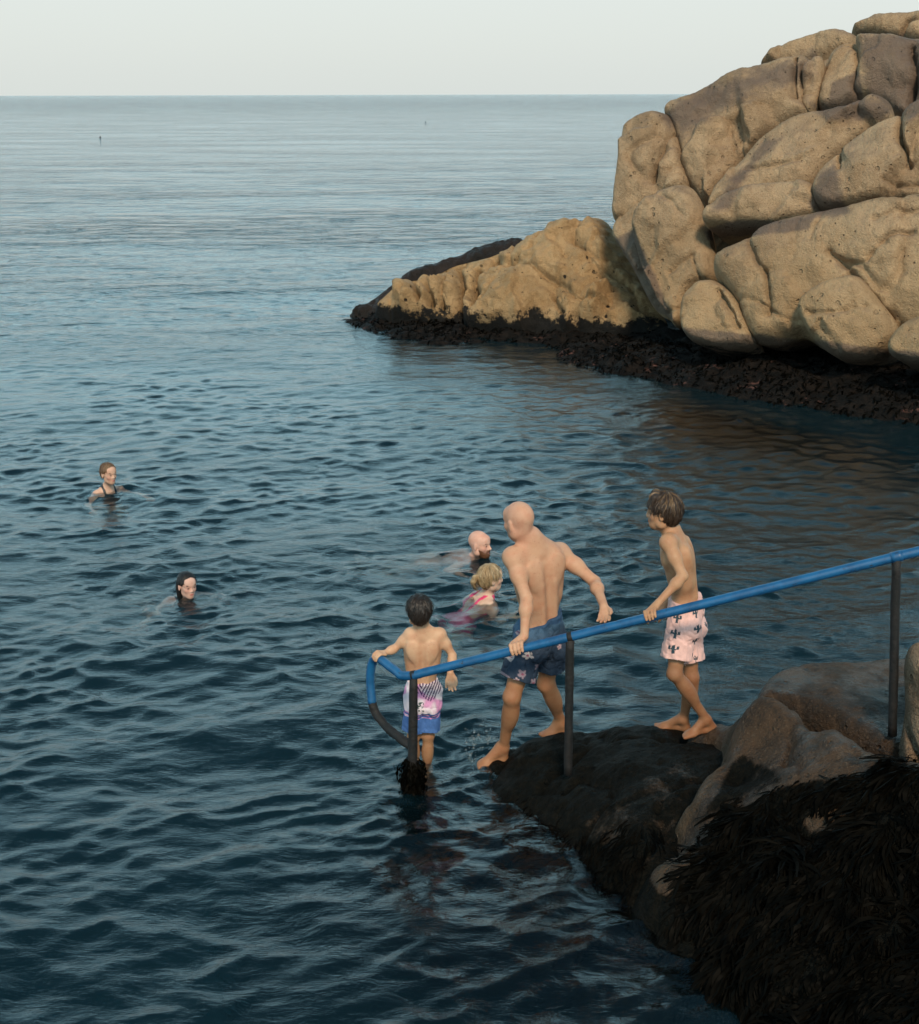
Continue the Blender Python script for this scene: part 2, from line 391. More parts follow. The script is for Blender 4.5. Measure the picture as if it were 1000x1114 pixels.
tag(boulder('rock', [(432,304),(451,292),(489,285),(520,269),(550,261),(580,262),(590,275),(560,290),(520,300),(480,310),(450,314)], slope_plane(30.2, -.1, 1.0, 0),
            M_BLACK, .6, .35, 1.0, .05, .02, (.16, .1, .03), .05, (), 23), 'black mussel covered rock showing behind the ochre spur', 'rock', 'black tidal rocks')

# ------------------------------------------------------------------ thin plate heightfields
class TPS:
    def __init__(s, pts, lam=.0006):
        p = np.asarray(pts, float); s.x = p[:, :2]; n = len(p)
        K = s.k(np.linalg.norm(s.x[:, None] - s.x[None], axis=2)) + lam * np.eye(n)
        Pm = np.column_stack((np.ones(n), s.x)); A = np.block([[K, Pm], [Pm.T, np.zeros((3, 3))]])
        s.w = np.linalg.solve(A, np.concatenate((p[:, 2], np.zeros(3))))
    def k(s, r): return r * r * np.log(r + 1e-9)
    def __call__(s, q):
        q = np.asarray(q, float)[:, :2]; out = np.empty(len(q))
        for i in range(0, len(q), 20000):
            r = np.linalg.norm(q[i:i + 20000, None] - s.x[None], axis=2)
            out[i:i + 20000] = s.k(r) @ s.w[:-3] + np.column_stack((np.ones(len(r)), q[i:i + 20000])) @ s.w[-3:]
        return out
class Field:
    def __init__(s, ctrl, extra=(), amp=(.05, .018, .005), seed=0):
        s.t = TPS([PZ(*c) for c in ctrl] + [np.array(e, float) for e in extra]); s.amp = amp; s.seed = seed * 7.7
    def __call__(s, q):
        q = np.asarray(q, float)[:, :2]; w = np.column_stack((q, np.full(len(q), s.seed)))
        return np.minimum(np.where(s.t(q) < -.5, -.5 + (s.t(q) + .5) * 2.2, s.t(q)), 2) + s.amp[0] * fbm(w * 1.6, 3) - .045 * np.clip(1 - 3.2 * np.abs(fbm(w * 1.5 + 40, 3)), 0, 1) ** 3 - .012 * np.clip(1 - 3 * np.abs(fbm(w * 5 + 70, 2)), 0, 1) ** 2 + s.amp[1] * fbm(w * 6, 3) + s.amp[2] * fbm(w * 20, 2)
    def grid(s, x0, x1, y0, y1, res):
        xs = np.arange(x0, x1, res); ys = np.arange(y0, y1, res); X, Y = np.meshgrid(xs, ys)
        q = np.column_stack((X.ravel(), Y.ravel())); z = s(q); V = np.column_stack((q, z)); n = len(xs)
        i = (np.arange(len(ys) - 1)[:, None] * n + np.arange(n - 1)[None]).ravel()
        F = np.stack((i, i + 1, i + n + 1, i + n), 1)
        F = F[(z[F] > -3.0).any(1)]
        return V, F
def compact(V, F):
    u, inv = np.unique(F, return_inverse=True); return V[u], inv.reshape(F.shape)

# slab the family walks down
F_SLAB = Field([(537,830,.02),(560,812,.06),(600,799,.13),(640,790,.2),(700,787,.28),(757,801,.32),(738,793,.32),(790,790,.34),(620,830,.18),(680,830,.3),(650,870,.2),
                (720,860,.33),(590,870,.08),(600,925,-.03),(640,900,.13),(556,885,-.03),(528,862,-.04),(690,930,.18),(720,900,.26),(680,990,-.03),(720,1045,-.03),(640,955,-.02),
                (705,820,.34),(745,850,.33),(760,930,.2)],
               [(.3,8.05,-.5),(1.0,8.2,-.5),(1.8,8.1,-.5),(2.6,7.9,-.5),(-.15,7.75,-.45),(-.35,7.0,-.6),(.0,6.2,-.6),(.5,5.7,-.6),(1.,5.0,-.6),(-.4,8.2,-.7),(3.2,7.4,-.3),(1.6,8.7,-1.1),(0,8.7,-1.1),(-1,7.4,-1.1),(-.6,5.9,-1.1),(0,5,-1.2)],
               (.035, .016, .005), 2)
BT = [(825,768,.66),(870,781,.74),(920,800,.8),(960,818,.84),(1000,832,.88),(1060,850,.9)]
F_BLD = Field(BT + [(800,795,.61),(770,840,.5),(740,890,.33),(715,945,.17),(700,1000,.04),(850,850,.66),(900,890,.64),(800,900,.46),(850,950,.44),(950,950,.58),(1000,950,.62),(780,1000,.18),
               (850,1050,.24),(950,1060,.38),(762,1075,.0),(800,1114,-.03),(900,1114,.22),(1000,1114,.35),(1090,900,.82),(1090,1050,.55),(870,815,.74),(830,805,.66),(920,840,.77),(800,850,.52),(745,1030,.02)],
              [tuple(PZ(*b) + np.array((-.1, .5, -.45))) for b in BT] + [tuple(PZ(*b) + np.array((-.1, 1.0, -1.3))) for b in BT] +
              [(1.42,6.85,.05),(1.2,6.55,.0),(1.05,6.2,-.1),(.8,5.8,-.3),(.8,5.3,-.5),(1.0,4.8,-.5),(1.3,4.3,-.4),(2,3.8,-.1),(3,3.6,.1),(.5,6.4,-.6),(.3,5.6,-.9)],
              (.04, .02, .006), 5)
# ------------------------------------------------------------------ foreground rock materials
def wet_rock(name):  # tones lowered throughout: shade over the foreground is put into these colours
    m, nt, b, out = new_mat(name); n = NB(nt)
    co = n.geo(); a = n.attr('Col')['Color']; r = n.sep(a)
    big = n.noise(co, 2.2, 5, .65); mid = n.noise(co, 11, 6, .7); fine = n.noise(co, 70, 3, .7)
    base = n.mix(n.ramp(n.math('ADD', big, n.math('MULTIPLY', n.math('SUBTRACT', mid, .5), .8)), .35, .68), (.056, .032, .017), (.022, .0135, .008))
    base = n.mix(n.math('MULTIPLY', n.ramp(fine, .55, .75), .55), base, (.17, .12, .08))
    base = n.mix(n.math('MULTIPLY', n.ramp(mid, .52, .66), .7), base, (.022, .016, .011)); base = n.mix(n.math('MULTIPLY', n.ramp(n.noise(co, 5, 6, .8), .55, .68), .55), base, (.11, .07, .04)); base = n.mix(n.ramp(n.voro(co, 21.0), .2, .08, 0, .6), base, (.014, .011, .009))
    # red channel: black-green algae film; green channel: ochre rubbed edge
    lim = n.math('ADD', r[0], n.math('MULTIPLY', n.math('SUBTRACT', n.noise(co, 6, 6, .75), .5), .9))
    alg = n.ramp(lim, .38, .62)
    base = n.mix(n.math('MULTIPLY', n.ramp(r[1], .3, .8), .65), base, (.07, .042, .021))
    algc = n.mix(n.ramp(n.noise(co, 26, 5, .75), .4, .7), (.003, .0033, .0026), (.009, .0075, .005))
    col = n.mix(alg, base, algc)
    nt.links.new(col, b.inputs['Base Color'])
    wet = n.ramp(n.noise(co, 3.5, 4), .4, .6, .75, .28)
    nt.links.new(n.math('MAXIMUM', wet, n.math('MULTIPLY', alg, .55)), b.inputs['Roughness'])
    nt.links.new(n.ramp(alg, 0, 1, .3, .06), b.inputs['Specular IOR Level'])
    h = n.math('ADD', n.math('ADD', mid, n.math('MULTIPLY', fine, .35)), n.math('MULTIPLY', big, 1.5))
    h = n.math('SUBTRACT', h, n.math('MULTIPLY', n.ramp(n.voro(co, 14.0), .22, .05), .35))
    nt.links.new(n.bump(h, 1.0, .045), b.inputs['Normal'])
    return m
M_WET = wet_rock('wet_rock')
def smooth(x, a, b):
    t = np.clip((x - a) / (b - a), 0, 1); return t * t * (3 - 2 * t)
def soft_in(q, poly, w):               # 1 inside the outline, fading over w
    poly = np.asarray(poly, float); d = seg_dist(q, poly); s = np.where(inside(q, poly), d, -d); return smooth(s, -w, w)

V, F = F_SLAB.grid(-1.6, 3.1, 4.4, 9.0, .022); V, F = compact(V, F); q = proj(V)
col = np.zeros((len(V), 3)); col[:, 0] = 1 - .42 * soft_in(q, [(690,830),(740,815),(775,820),(760,880),(735,930),(715,985),(640,925),(610,890),(640,870)], 26)
col[:, 0] = np.maximum(col[:, 0], smooth(-V[:, 2], -.12, .0))
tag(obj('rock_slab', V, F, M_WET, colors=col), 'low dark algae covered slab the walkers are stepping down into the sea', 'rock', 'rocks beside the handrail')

WEED = [(768,912),(782,896),(800,884),(850,856),(885,850),(930,846),(965,824),(1000,836),(1130,840),(1130,1300),(600,1300),(728,1020),(746,955)]
BARE = [(868,890),(885,878),(905,874),(930,884),(935,898),(905,906),(880,910)]
V, F = F_BLD.grid(.55, 4.2, 3.5, 8.0, .016)
keep = (V[F][:, :, 1].mean(1) < 7.75); F = F[keep]; V, F = compact(V, F); q = proj(V)
col = np.zeros((len(V), 3)); w = soft_in(q, WEED, 14)
col[:, 0] = np.maximum(w - .75 * soft_in(q, BARE, 12), .62 * soft_in(q, [(765,870),(800,800),(870,850),(800,885),(740,905)], 20))
rid = np.array([(800,795),(775,838),(745,888),(722,940),(706,1000)], float)
col[:, 1] = np.maximum(np.exp(-(seg_dist(q, rid, False) / 10) ** 2), .5 * soft_in(q, BARE, 10))
col[:, 0] *= 1 - .8 * np.exp(-(seg_dist(q, rid, False) / 12) ** 2); lowz = smooth(-V[:, 2], -.26, -.1); col[:, 0] = np.maximum(col[:, 0], lowz); col[:, 1] *= 1 - lowz
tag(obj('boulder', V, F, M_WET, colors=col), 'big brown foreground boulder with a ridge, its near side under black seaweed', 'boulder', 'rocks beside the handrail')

n_h = np.array((.02, -.06, 1.0)); n_h /= np.linalg.norm(n_h)
def flat_rock(px, z, label, cat='rock', **k):
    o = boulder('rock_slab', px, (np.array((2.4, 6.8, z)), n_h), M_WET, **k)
    me = o.data; co = np.empty(len(me.vertices) * 3, np.float32); me.vertices.foreach_get('co', co); co = co.reshape(-1, 3)
    a = me.color_attributes.new('Col', 'FLOAT_COLOR', 'POINT'); c = np.zeros((len(co), 4), np.float32); c[:, 3] = 1
    c[:, 0] = .3; c[:, 1] = smooth(-co[:, 2], -co[:, 2].max() + .07, -co[:, 2].max() + .13) * .5
    a.data.foreach_set('color', c.ravel())
    return tag(o, label, cat, 'rocks beside the handrail')
flat_rock([(822,768),(826,752),(845,738),(880,731),(930,727),(985,725),(1100,722),(1100,850),(1000,832),(962,822),(925,800),(885,782),(848,772)], .53,
          'flat wet slab of brown rock around the foot of the tallest rail post', R=.09, T=.08, back=.7, res=.022, grow=.0, amp=(.022, .012, .005), bulge=.02, seed=51, fiss=.02)
o = boulder('boulder', [(978,822),(984,790),(984,755),(982,722),(988,703),(1003,697),(1100,690),(1100,850),(985,840)], (np.array((2.6, 6.42, .6)), np.array((-.5, -.84, .2)) / np.linalg.norm((-.5, -.84, .2))),
            rock_mat('pale_brown_rock', (.24, .165, .105), (.14, .09, .055), (.05, .035, .025), .3, None, .3), R=.2, T=.16, back=.7, res=.022, grow=0, amp=(.04, .016, .006), bulge=.06, seed=52)
tag(o, 'upright pale topped boulder cut by the right edge, next to the tallest rail post', 'boulder', 'rocks beside the handrail')

# ------------------------------------------------------------------ tidal ledge under the far outcrop
WL = np.array([PZ(u, v, 0)[:2] for u, v in [(372,343),(385,352),(406,361),(436,370),(485,374),(542,373),(598,376),(622,398),(660,406),(700,411),(760,424),(830,437),(900,447),(1000,462),(1090,472)]])
path = resample(catmull(WL, 10), .05, False)
tn = np.gradient(path, axis=0); tn /= np.linalg.norm(tn, axis=1)[:, None]; nr = np.stack((-tn[:, 1], tn[:, 0]), 1)
ker = np.ones(25) / 25; nr = np.stack([np.convolve(np.pad(nr[:, k], 12, 'edge'), ker, 'valid') for k in (0, 1)], 1)
ws = np.arange(-.7, 3.3, .05)
Q = (path[:, None] + nr[:, None] * ws[None, :, None]).reshape(-1, 2); Wd = np.tile(ws, len(path)); S = np.repeat(np.linspace(0, 1, len(path)), len(ws))
w3 = np.column_stack((Q, np.zeros(len(Q))))
rise = .2 + .2 * smooth(S, .45, .8)
zz = np.where(Wd < 0, Wd * .7, rise * (1 - np.exp(-np.maximum(Wd, 0) / .8))) + .10 * fbm(w3 * 1.3, 4, .6) * smooth(Wd, -.5, .3) + .05 * fbm(w3 * 5, 3)
zz -= .5 * smooth(-S, -.03, 0)
n = len(ws); i = (np.arange(len(path) - 1)[:, None] * n + np.arange(n - 1)[None]).ravel()
LV = np.column_stack((Q, zz)); 
def ledge_mat():
    m, nt, b, out = new_mat('weedy_ledge'); n = NB(nt); co = n.geo()
    col = n.mix(n.ramp(n.noise(co, 7, 5, .7), .4, .68), (.005, .0045, .004), (.018, .0125, .0095))
    pk = n.math('MULTIPLY', n.ramp(n.noise(co, 1.5, 6, .75), .585, .66), n.ramp(n.noise(co, 9, 4), .42, .55))
    col = n.mix(pk, col, (.15, .07, .055))
    nt.links.new(col, b.inputs['Base Color']); b.inputs['Roughness'].default_value = .7; b.inputs['Specular IOR Level'].default_value = .12
    nt.links.new(n.bump(n.noise(co, 22, 5, .75), 1.0, .06), b.inputs['Normal']); return m
tag(obj('rock_ledge', LV, np.stack((i, i + n, i + n + 1, i + 1), 1)[:, ::-1] if False else np.stack((i, i + n, i + n + 1, i + 1), 1), ledge_mat()), 'low black ledge at the tide line along the foot of the outcrop', 'rock', 'black tidal rocks')

# ------------------------------------------------------------------ seaweed (blades nobody could count)
def blade_mat(name, c1, c2, rough=.5):
    m, nt, b, out = new_mat(name); n = NB(nt); co = n.geo()
    nt.links.new(n.mix(n.ramp(n.noise(co, 9, 3), .35, .65), c1, c2), b.inputs['Base Color'])
    b.inputs['Roughness'].default_value = rough; b.inputs['Specular IOR Level'].default_value = .02; return m
M_WEED = blade_mat('bladderwrack', (.0011, .0011, .0008), (.0034, .0028, .0019))  # far darker than real wrack: foreground shade is put into the colour
def blades(root, direc, up, length, width, lift, droop, seg=5, curl=.6):
    n = len(root); t = np.linspace(0, 1, seg + 1)
    side = np.cross(direc, up); side /= np.linalg.norm(side, axis=1)[:, None] + 1e-9
    ph = rng.uniform(0, 6.28, n); cu = rng.normal(0, curl, n); V = []
    for k, s in enumerate(t):
        c = root + direc * (length * s)[:, None] + up * (lift * np.sin(np.pi * min(1, s * 1.15)) - droop * s * s)[:, None] + side * (length * .25 * cu * s * s + .1 * length * np.sin(ph + 5 * s) * s)[:, None]
        w = width * (.55 + .9 * s if s < .6 else 1.1 - 1.6 * (s - .6)) * .5
        tw = up * (np.sin(ph + 4 * s) * w * .7)[:, None]
        V += [c - side * w[:, None] - tw, c + side * w[:, None] + tw]
    V = np.stack(V, 1).reshape(-1, 3); m = 2 * (seg + 1)
    b = np.arange(n)[:, None] * m + np.arange(seg)[None] * 2
    F = np.stack((b, b + 1, b + 3, b + 2), -1).reshape(-1, 4); return V, F
def on_field(f, xy, e=.02):
    z = f(xy); gx = (f(xy + (e, 0)) - f(xy - (e, 0))) / (2 * e); gy = (f(xy + (0, e)) - f(xy - (0, e))) / (2 * e)
    nn = np.column_stack((-gx, -gy, np.ones(len(xy)))); nn /= np.linalg.norm(nn, axis=1)[:, None]
    dn = np.column_stack((-gx, -gy, -(gx ** 2 + gy ** 2))); dn /= np.linalg.norm(dn, axis=1)[:, None] + 1e-6
    return np.column_stack((xy, z)), nn, dn
def weed_on(f, box, count, poly, hole=None, ln=(.09, .24), wd=(.009, .02), zmin=-.1):
    xy = rng.uniform((box[0], box[2]), (box[1], box[3]), (count * 3, 2)); p, nn, dn = on_field(f, xy)
    q = proj(p); q = q + np.column_stack((fbm(p * 9, 2), fbm(p * 9 + 40, 2))) * 14
    k = inside(q, np.asarray(poly, float)) & (p[:, 2] > zmin)
    if hole is not None: k &= ~inside(q, np.asarray(hole, float))
    p, nn, dn = p[k][:count], nn[k][:count], dn[k][:count]; c = len(p)
    fl = np.stack([fbm(p * 4.5 + 30 * j, 2) for j in range(3)], 1); dr = dn + fl * 1.1 + rng.normal(0, .22, (c, 3)) + np.array((0, 0, -.1)); dr -= nn * (np.sum(dr * nn, 1) - .1)[:, None]; dr /= np.linalg.norm(dr, axis=1)[:, None]
    L = rng.uniform(*ln, c) * np.clip(1 + 1.2 * fbm(p * 3.5 + 9, 2), .35, 2); return blades(p + nn * .006, dr, nn, L, rng.uniform(*wd, c), L * rng.uniform(.02, .11, c), L * .05)
V, F = weed_on(F_BLD, (.6, 4.0, 3.6, 7.2), 17000, WEED, BARE, (.05, .17), (.005, .019))
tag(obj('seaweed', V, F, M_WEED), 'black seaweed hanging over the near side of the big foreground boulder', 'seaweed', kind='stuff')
W2 = [(630,915),(655,905),(690,890),(712,900),(712,930),(700,960),(690,1000),(660,1000),(610,950),(560,905),(545,870),(580,880),(610,905)]
V, F = weed_on(F_SLAB, (-.4, 1.9, 5, 8), 5000, W2, None, (.04, .13), (.004, .011), -.12)
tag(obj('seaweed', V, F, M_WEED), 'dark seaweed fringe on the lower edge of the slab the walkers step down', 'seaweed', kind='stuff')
# fronds floating around the slab and the foot of the end post
pts = []
while len(pts) < 420:
    u, v = rng.uniform(420, 720), rng.uniform(835, 1060)
    if inside(np.array([(u, v)]), np.array([(432,838),(470,836),(540,850),(600,915),(650,960),(700,1010),(745,1060),(640,1050),(560,1000),(470,990),(440,930)], float))[0] and pn(np.array([(u / 40, v / 22, 3.)]))[0] > -.15:
        pts.append(PZ(u, v, rng.uniform(-.12, -.012)))
pts = np.array(pts); c = len(pts); an = rng.normal(2.6, .7, c); dr = np.column_stack((np.cos(an), np.sin(an), rng.normal(0, .06, c)))
V, F = blades(pts, dr, np.tile((0, 0, 1.0), (c, 1)), rng.uniform(.1, .28, c), rng.uniform(.01, .022, c), rng.uniform(0, .012, c), rng.uniform(0, .05, c), curl=1.0)
tag(obj('seaweed', V, F, M_WEED), 'loose fronds of dark seaweed afloat between the end post and the slab', 'seaweed', kind='stuff')
# tufts on the far ledge, the spur tip and the mussel rock
k = rng.choice(len(LV), 9000); k = k[(LV[k, 2] > -.08) & (Wd[k] < 2.0)]; p = LV[k] + rng.normal(0, .03, (len(k), 3)) * (1, 1, 0)
dr = rng.normal(0, 1, (len(p), 3)) * (.8, .8, .25) + np.array((-.5, -.7, -.05)); dr /= np.linalg.norm(dr, axis=1)[:, None]
V, F = blades(p, dr, np.tile((0, 0, 1.0), (len(p), 1)), rng.uniform(.06, .16, len(p)), rng.uniform(.015, .035, len(p)), rng.uniform(.0, .04, len(p)), rng.uniform(.0, .05, len(p)), seg=3)
tag(obj('seaweed', V, F, M_WEED), 'dark seaweed matted over the low ledge at the foot of the outcrop', 'seaweed', kind='stuff')

# ------------------------------------------------------------------ sea
wr = np.random.default_rng(11)
NW = 150
lam = np.concatenate((np.exp(wr.uniform(math.log(.12), math.log(.26), 70)), np.exp(wr.uniform(math.log(.26), math.log(.5), 50)), np.exp(wr.uniform(math.log(.5), math.log(1.5), 20)), np.exp(wr.uniform(math.log(1.5), math.log(4.0), 10))))
kk = 2 * math.pi / lam
ang = math.radians(-82) + wr.normal(0, .85, NW); ph0 = wr.uniform(0, 6.28, NW)
amp = np.where(lam < .26, .019, np.where(lam < .5, .025, np.where(lam < 1.5, .016, .011))) / kk
def eta(x, y, dy):                     # trochoidal waves: returns the displacement in x, y and z
    O = np.zeros((3, len(x))); q = np.column_stack((x * .35, y * .35, x * 0 + 2.2))
    sx = x + .2 * pn(q); sy = y + .2 * pn(q + 5.5)
    gust = np.clip(.85 + .75 * fbm(np.column_stack((x * .3, y * .16, x * 0)), 3), .3, 1.6)
    lee = 1 - .4 * smooth(x - .25 * (y - 7), .8, 3.2) * smooth(-y, -19, -9)      # lee of the rocks
    g2 = np.clip(.9 + 1.1 * fbm(np.column_stack((x * .9, y * .6, x * 0 + 8)), 3), .15, 2.0)
    for j in range(NW):
        c, s_ = math.cos(ang[j]), math.sin(ang[j])
        a = amp[j] * np.clip((lam[j] / np.maximum(dy, 1e-3) - 2.5) / 3, 0, 1) * lee * (g2 if lam[j] < .26 else gust if lam[j] < .5 else 1)
        t = kk[j] * (c * sx + s_ * sy) + ph0[j]; ct = np.cos(t) * a
        O[2] += np.sin(t) * a; O[0] += 1.25 * c * ct; O[1] += 1.25 * s_ * ct
    O *= 1.04 - .5 * smooth(y, 7, 22)
    for (cx, cy, a0, l0, R0) in RINGS:
        r = np.hypot(x - cx, y - cy); nz_ = pn(np.column_stack((x * 4, y * 4, x * 0 + cx)))
        O[2] += a0 * np.exp(-(r / R0) ** 2) * np.sin(2 * math.pi * r / l0 + 5 * nz_) * (.4 + np.abs(nz_) * 1.5)
    O[2] += soft_xy(x, y) * (.012 * fbm(np.column_stack((x * 3.2, y * 5.5, x * 0 + 4)), 3) + .008 * fbm(np.column_stack((x * 9, y * 12, x * 0 + 4)), 3))
    return O
def soft_xy(x, y): return np.exp(-(((x + .1) / 1.1) ** 2 + ((y - 6.9) / 1.0) ** 2))
rp = lambda u, v: PZ(u, v, 0)
RINGS = [(*rp(u, v)[:2], a, l, R) for u, v, a, l, R in [(458,830,.007,.11,.35),(535,830,.008,.12,.4),(203,655,.007,.16,.7),(118,545,.006,.16,.6),(520,610,.007,.16,.6),(525,662,.008,.16,.6),(175,690,.006,.14,.4)]]
ys = [1.2]
while ys[-1] < 9000:
    y = ys[-1]; ys.append(y + max(.022, .5 * y * y / (4 * F_PX)))
ys = np.array(ys); dys = np.gradient(ys)
cs = np.linspace(-1, 1, 620); X = (cs[None] * (1.4 + .52 * ys[:, None])); Y = np.repeat(ys[:, None], len(cs), 1)
DY = np.maximum(dys[:, None], np.gradient(X, axis=1)) * np.ones_like(X)
V = np.column_stack((X.ravel(), Y.ravel(), np.zeros(X.size))); n = len(cs); near = V[:, 1] < 140
V[near] += eta(V[near, 0], V[near, 1], DY.ravel()[near]).T
i = (np.arange(len(ys) - 1)[:, None] * n + np.arange(n - 1)[None]).ravel(); F = np.stack((i, i + 1, i + n + 1, i + n), 1)
# calm skirt on both sides and behind the camera
def skirt(side):
    e = V.reshape(len(ys), n, 3)[:, 0 if side < 0 else -1]; o = e.copy(); o[:, 0] = side * np.maximum(60, np.abs(o[:, 0]) * 4); o[:, 2] = 0
    m = len(ys); j = np.arange(m - 1); f = np.stack((j, j + 1, m + j + 1, m + j), 1); return np.vstack((e, o)), (f if side < 0 else f[:, ::-1])
e = V.reshape(len(ys), n, 3)[0]; o = e.copy(); o[:, 1] = -60; o[:, 2] = 0; j = np.arange(n - 1)
V, F = join([(V, F), skirt(-1), skirt(1), (np.vstack((e, o)), np.stack((j, n + j, n + j + 1, j + 1), 1))])
m, nt, b, out = new_mat('sea_water'); nb = NB(nt); co = nb.geo()
b.inputs['Transmission Weight'].default_value = 1.0; b.inputs['IOR'].default_value = 1.38; b.inputs['Roughness'].default_value = .03
b.inputs['Base Color'].default_value = (.9, .97, .97, 1)
dist = nb.sep(co)[1]
h1 = nb.noise(nb.vmul(co, (1.0, 2.3, 1.0)), 2.6, 4, .62, .35); h2 = nb.noise(nb.vmul(co, (1.0, 1.7, 1.0)), 9, 5, .68, .4); h3 = nb.noise(nb.vmul(co, (.5, 1.0, 1.0)), 1.1, 5, .62, .2)
patch = nb.ramp(nb.noise(nb.vmul(co, (.05, .16, 1.0)), 1.0, 4, .6), .35, .65, .55, 1.25)
far = nb.ramp(dist, 12.0, 45.0)
h = nb.math('ADD', nb.math('MULTIPLY', h1, nb.math('SUBTRACT', .55, nb.math('MULTIPLY', far, .2))), nb.math('MULTIPLY', h2, .24))
bn = nb.bump(nb.math('MULTIPLY', h, patch), .6, .045)
bn = nb.bump(nb.math('MULTIPLY', h3, nb.math('MULTIPLY', nb.math('MULTIPLY', far, nb.ramp(dist, 60.0, 700.0, 1.0, 2.6)), patch)), .7, .45, bn)
nt.links.new(bn, b.inputs['Normal']); nt.links.new(nb.ramp(dist, 25.0, 500.0, .03, .09), b.inputs['Roughness'])
df = nt.nodes.new('ShaderNodeBsdfDiffuse'); df.inputs[0].default_value = (.014, .058, .078, 1)
mx = nt.nodes.new('ShaderNodeMixShader'); nt.links.new(nb.ramp(nb.sep(nb.attr('Col')['Color'])[0], .1, .8, .13, .0), mx.inputs[0])      # less backscatter over the shallow dark rock
nt.links.new(b.outputs[0], mx.inputs[1]); nt.links.new(df.outputs[0], mx.inputs[2]); nt.links.new(mx.outputs[0], out.inputs[0])
va = nt.nodes.new('ShaderNodeVolumeAbsorption'); va.inputs['Color'].default_value = (.2, .62, .7, 1); va.inputs['Density'].default_value = .8
nt.links.new(va.outputs[0], out.inputs['Volume'])
SH = np.zeros((len(V), 3)); SH[:, 0] = np.maximum(np.exp(-(((V[:, 0] - .55) / 1.25) ** 2 + ((V[:, 1] - 6.1) / 1.35) ** 2)), .8 * np.exp(-((V[:, 0] - 3.0) / 2.2) ** 2 - ((V[:, 1] - 16.5 + .9 * (V[:, 0] - 3)) / 1.6) ** 2))
tag(obj('sea', V, F, m, origin=(0, 0, 0), colors=SH), kind='structure')
m, nt, b, out = new_mat('sea_bed'); nb = NB(nt)
nt.links.new(nb.mix(nb.ramp(nb.noise(nb.geo(), .5, 5), .35, .65), (.008, .02, .022), (.018, .036, .038)), b.inputs['Base Color']); b.inputs['Roughness'].default_value = 1
g = np.array([(-9000, -60, -2.6), (9000, -60, -2.6), (9000, 9500, -2.6), (-9000, 9500, -2.6)], float)
tag(obj('sea_bed', g, np.array([[0, 1, 2, 3]]), m, origin=(0, 0, -2.6)), kind='structure')

# ------------------------------------------------------------------ light
SUN_EL, SUN_AZ = math.radians(42), math.radians(176)      # behind the camera, to the right (azimuth clockwise from +Y)
w = bpy.data.worlds.new('World'); SC.world = w; w.use_nodes = True; nt = w.node_tree; nb = NB(nt)
bg = nt.nodes['Background']; sky = nt.nodes.new('ShaderNodeTexSky'); sky.sky_type = 'NISHITA'; sky.sun_disc = False
sky.sun_elevation = SUN_EL; sky.sun_rotation = SUN_AZ; sky.air_density = 1.0; sky.dust_density = 2.5; sky.ozone_density = 1.0
tc = nb.coord('Generated'); zz = nb.sep(tc)[2]
# thin high cloud: pale horizon, unseen bright band added for water reflections, dark overhead
veil = nb.mix(nb.ramp(zz, .08, .17), (8.7, 9.2, 8.8), (12.6, 20.0, 22.0)); veil = nb.mix(nb.ramp(zz, .19, .38), veil, (9.0, 16.5, 19.6)); veil = nb.mix(nb.ramp(zz, .4, .66), veil, (1.0, 2.8, 4.2))
nt.links.new(nb.mix(.78, sky.outputs[0], veil), bg.inputs['Color']); bg.inputs['Strength'].default_value = .1
sl = bpy.data.lights.new('sun', 'SUN'); sl.energy = 3.2; sl.angle = math.radians(9); sl.color = (1, .82, .6)
so = bpy.data.objects.new('sun', sl); COL.objects.link(so); so.location = (6, -8, 12)
sd = Vector((math.sin(SUN_AZ) * math.cos(SUN_EL), math.cos(SUN_AZ) * math.cos(SUN_EL), math.sin(SUN_EL)))
so.rotation_euler = (-sd).to_track_quat('-Z', 'Y').to_euler()
SC.view_settings.view_transform = 'Standard'; SC.view_settings.look = 'None'; SC.view_settings.exposure = 0; SC.view_settings.gamma = 1
SC.cycles.max_bounces = 8; SC.cycles.transmission_bounces = 6; SC.cycles.glossy_bounces = 4; SC.cycles.diffuse_bounces = 3
SC.cycles.caustics_reflective = False; SC.cycles.caustics_refractive = True; SC.cycles.blur_glossy = .5
SC.cycles.use_denoising = True
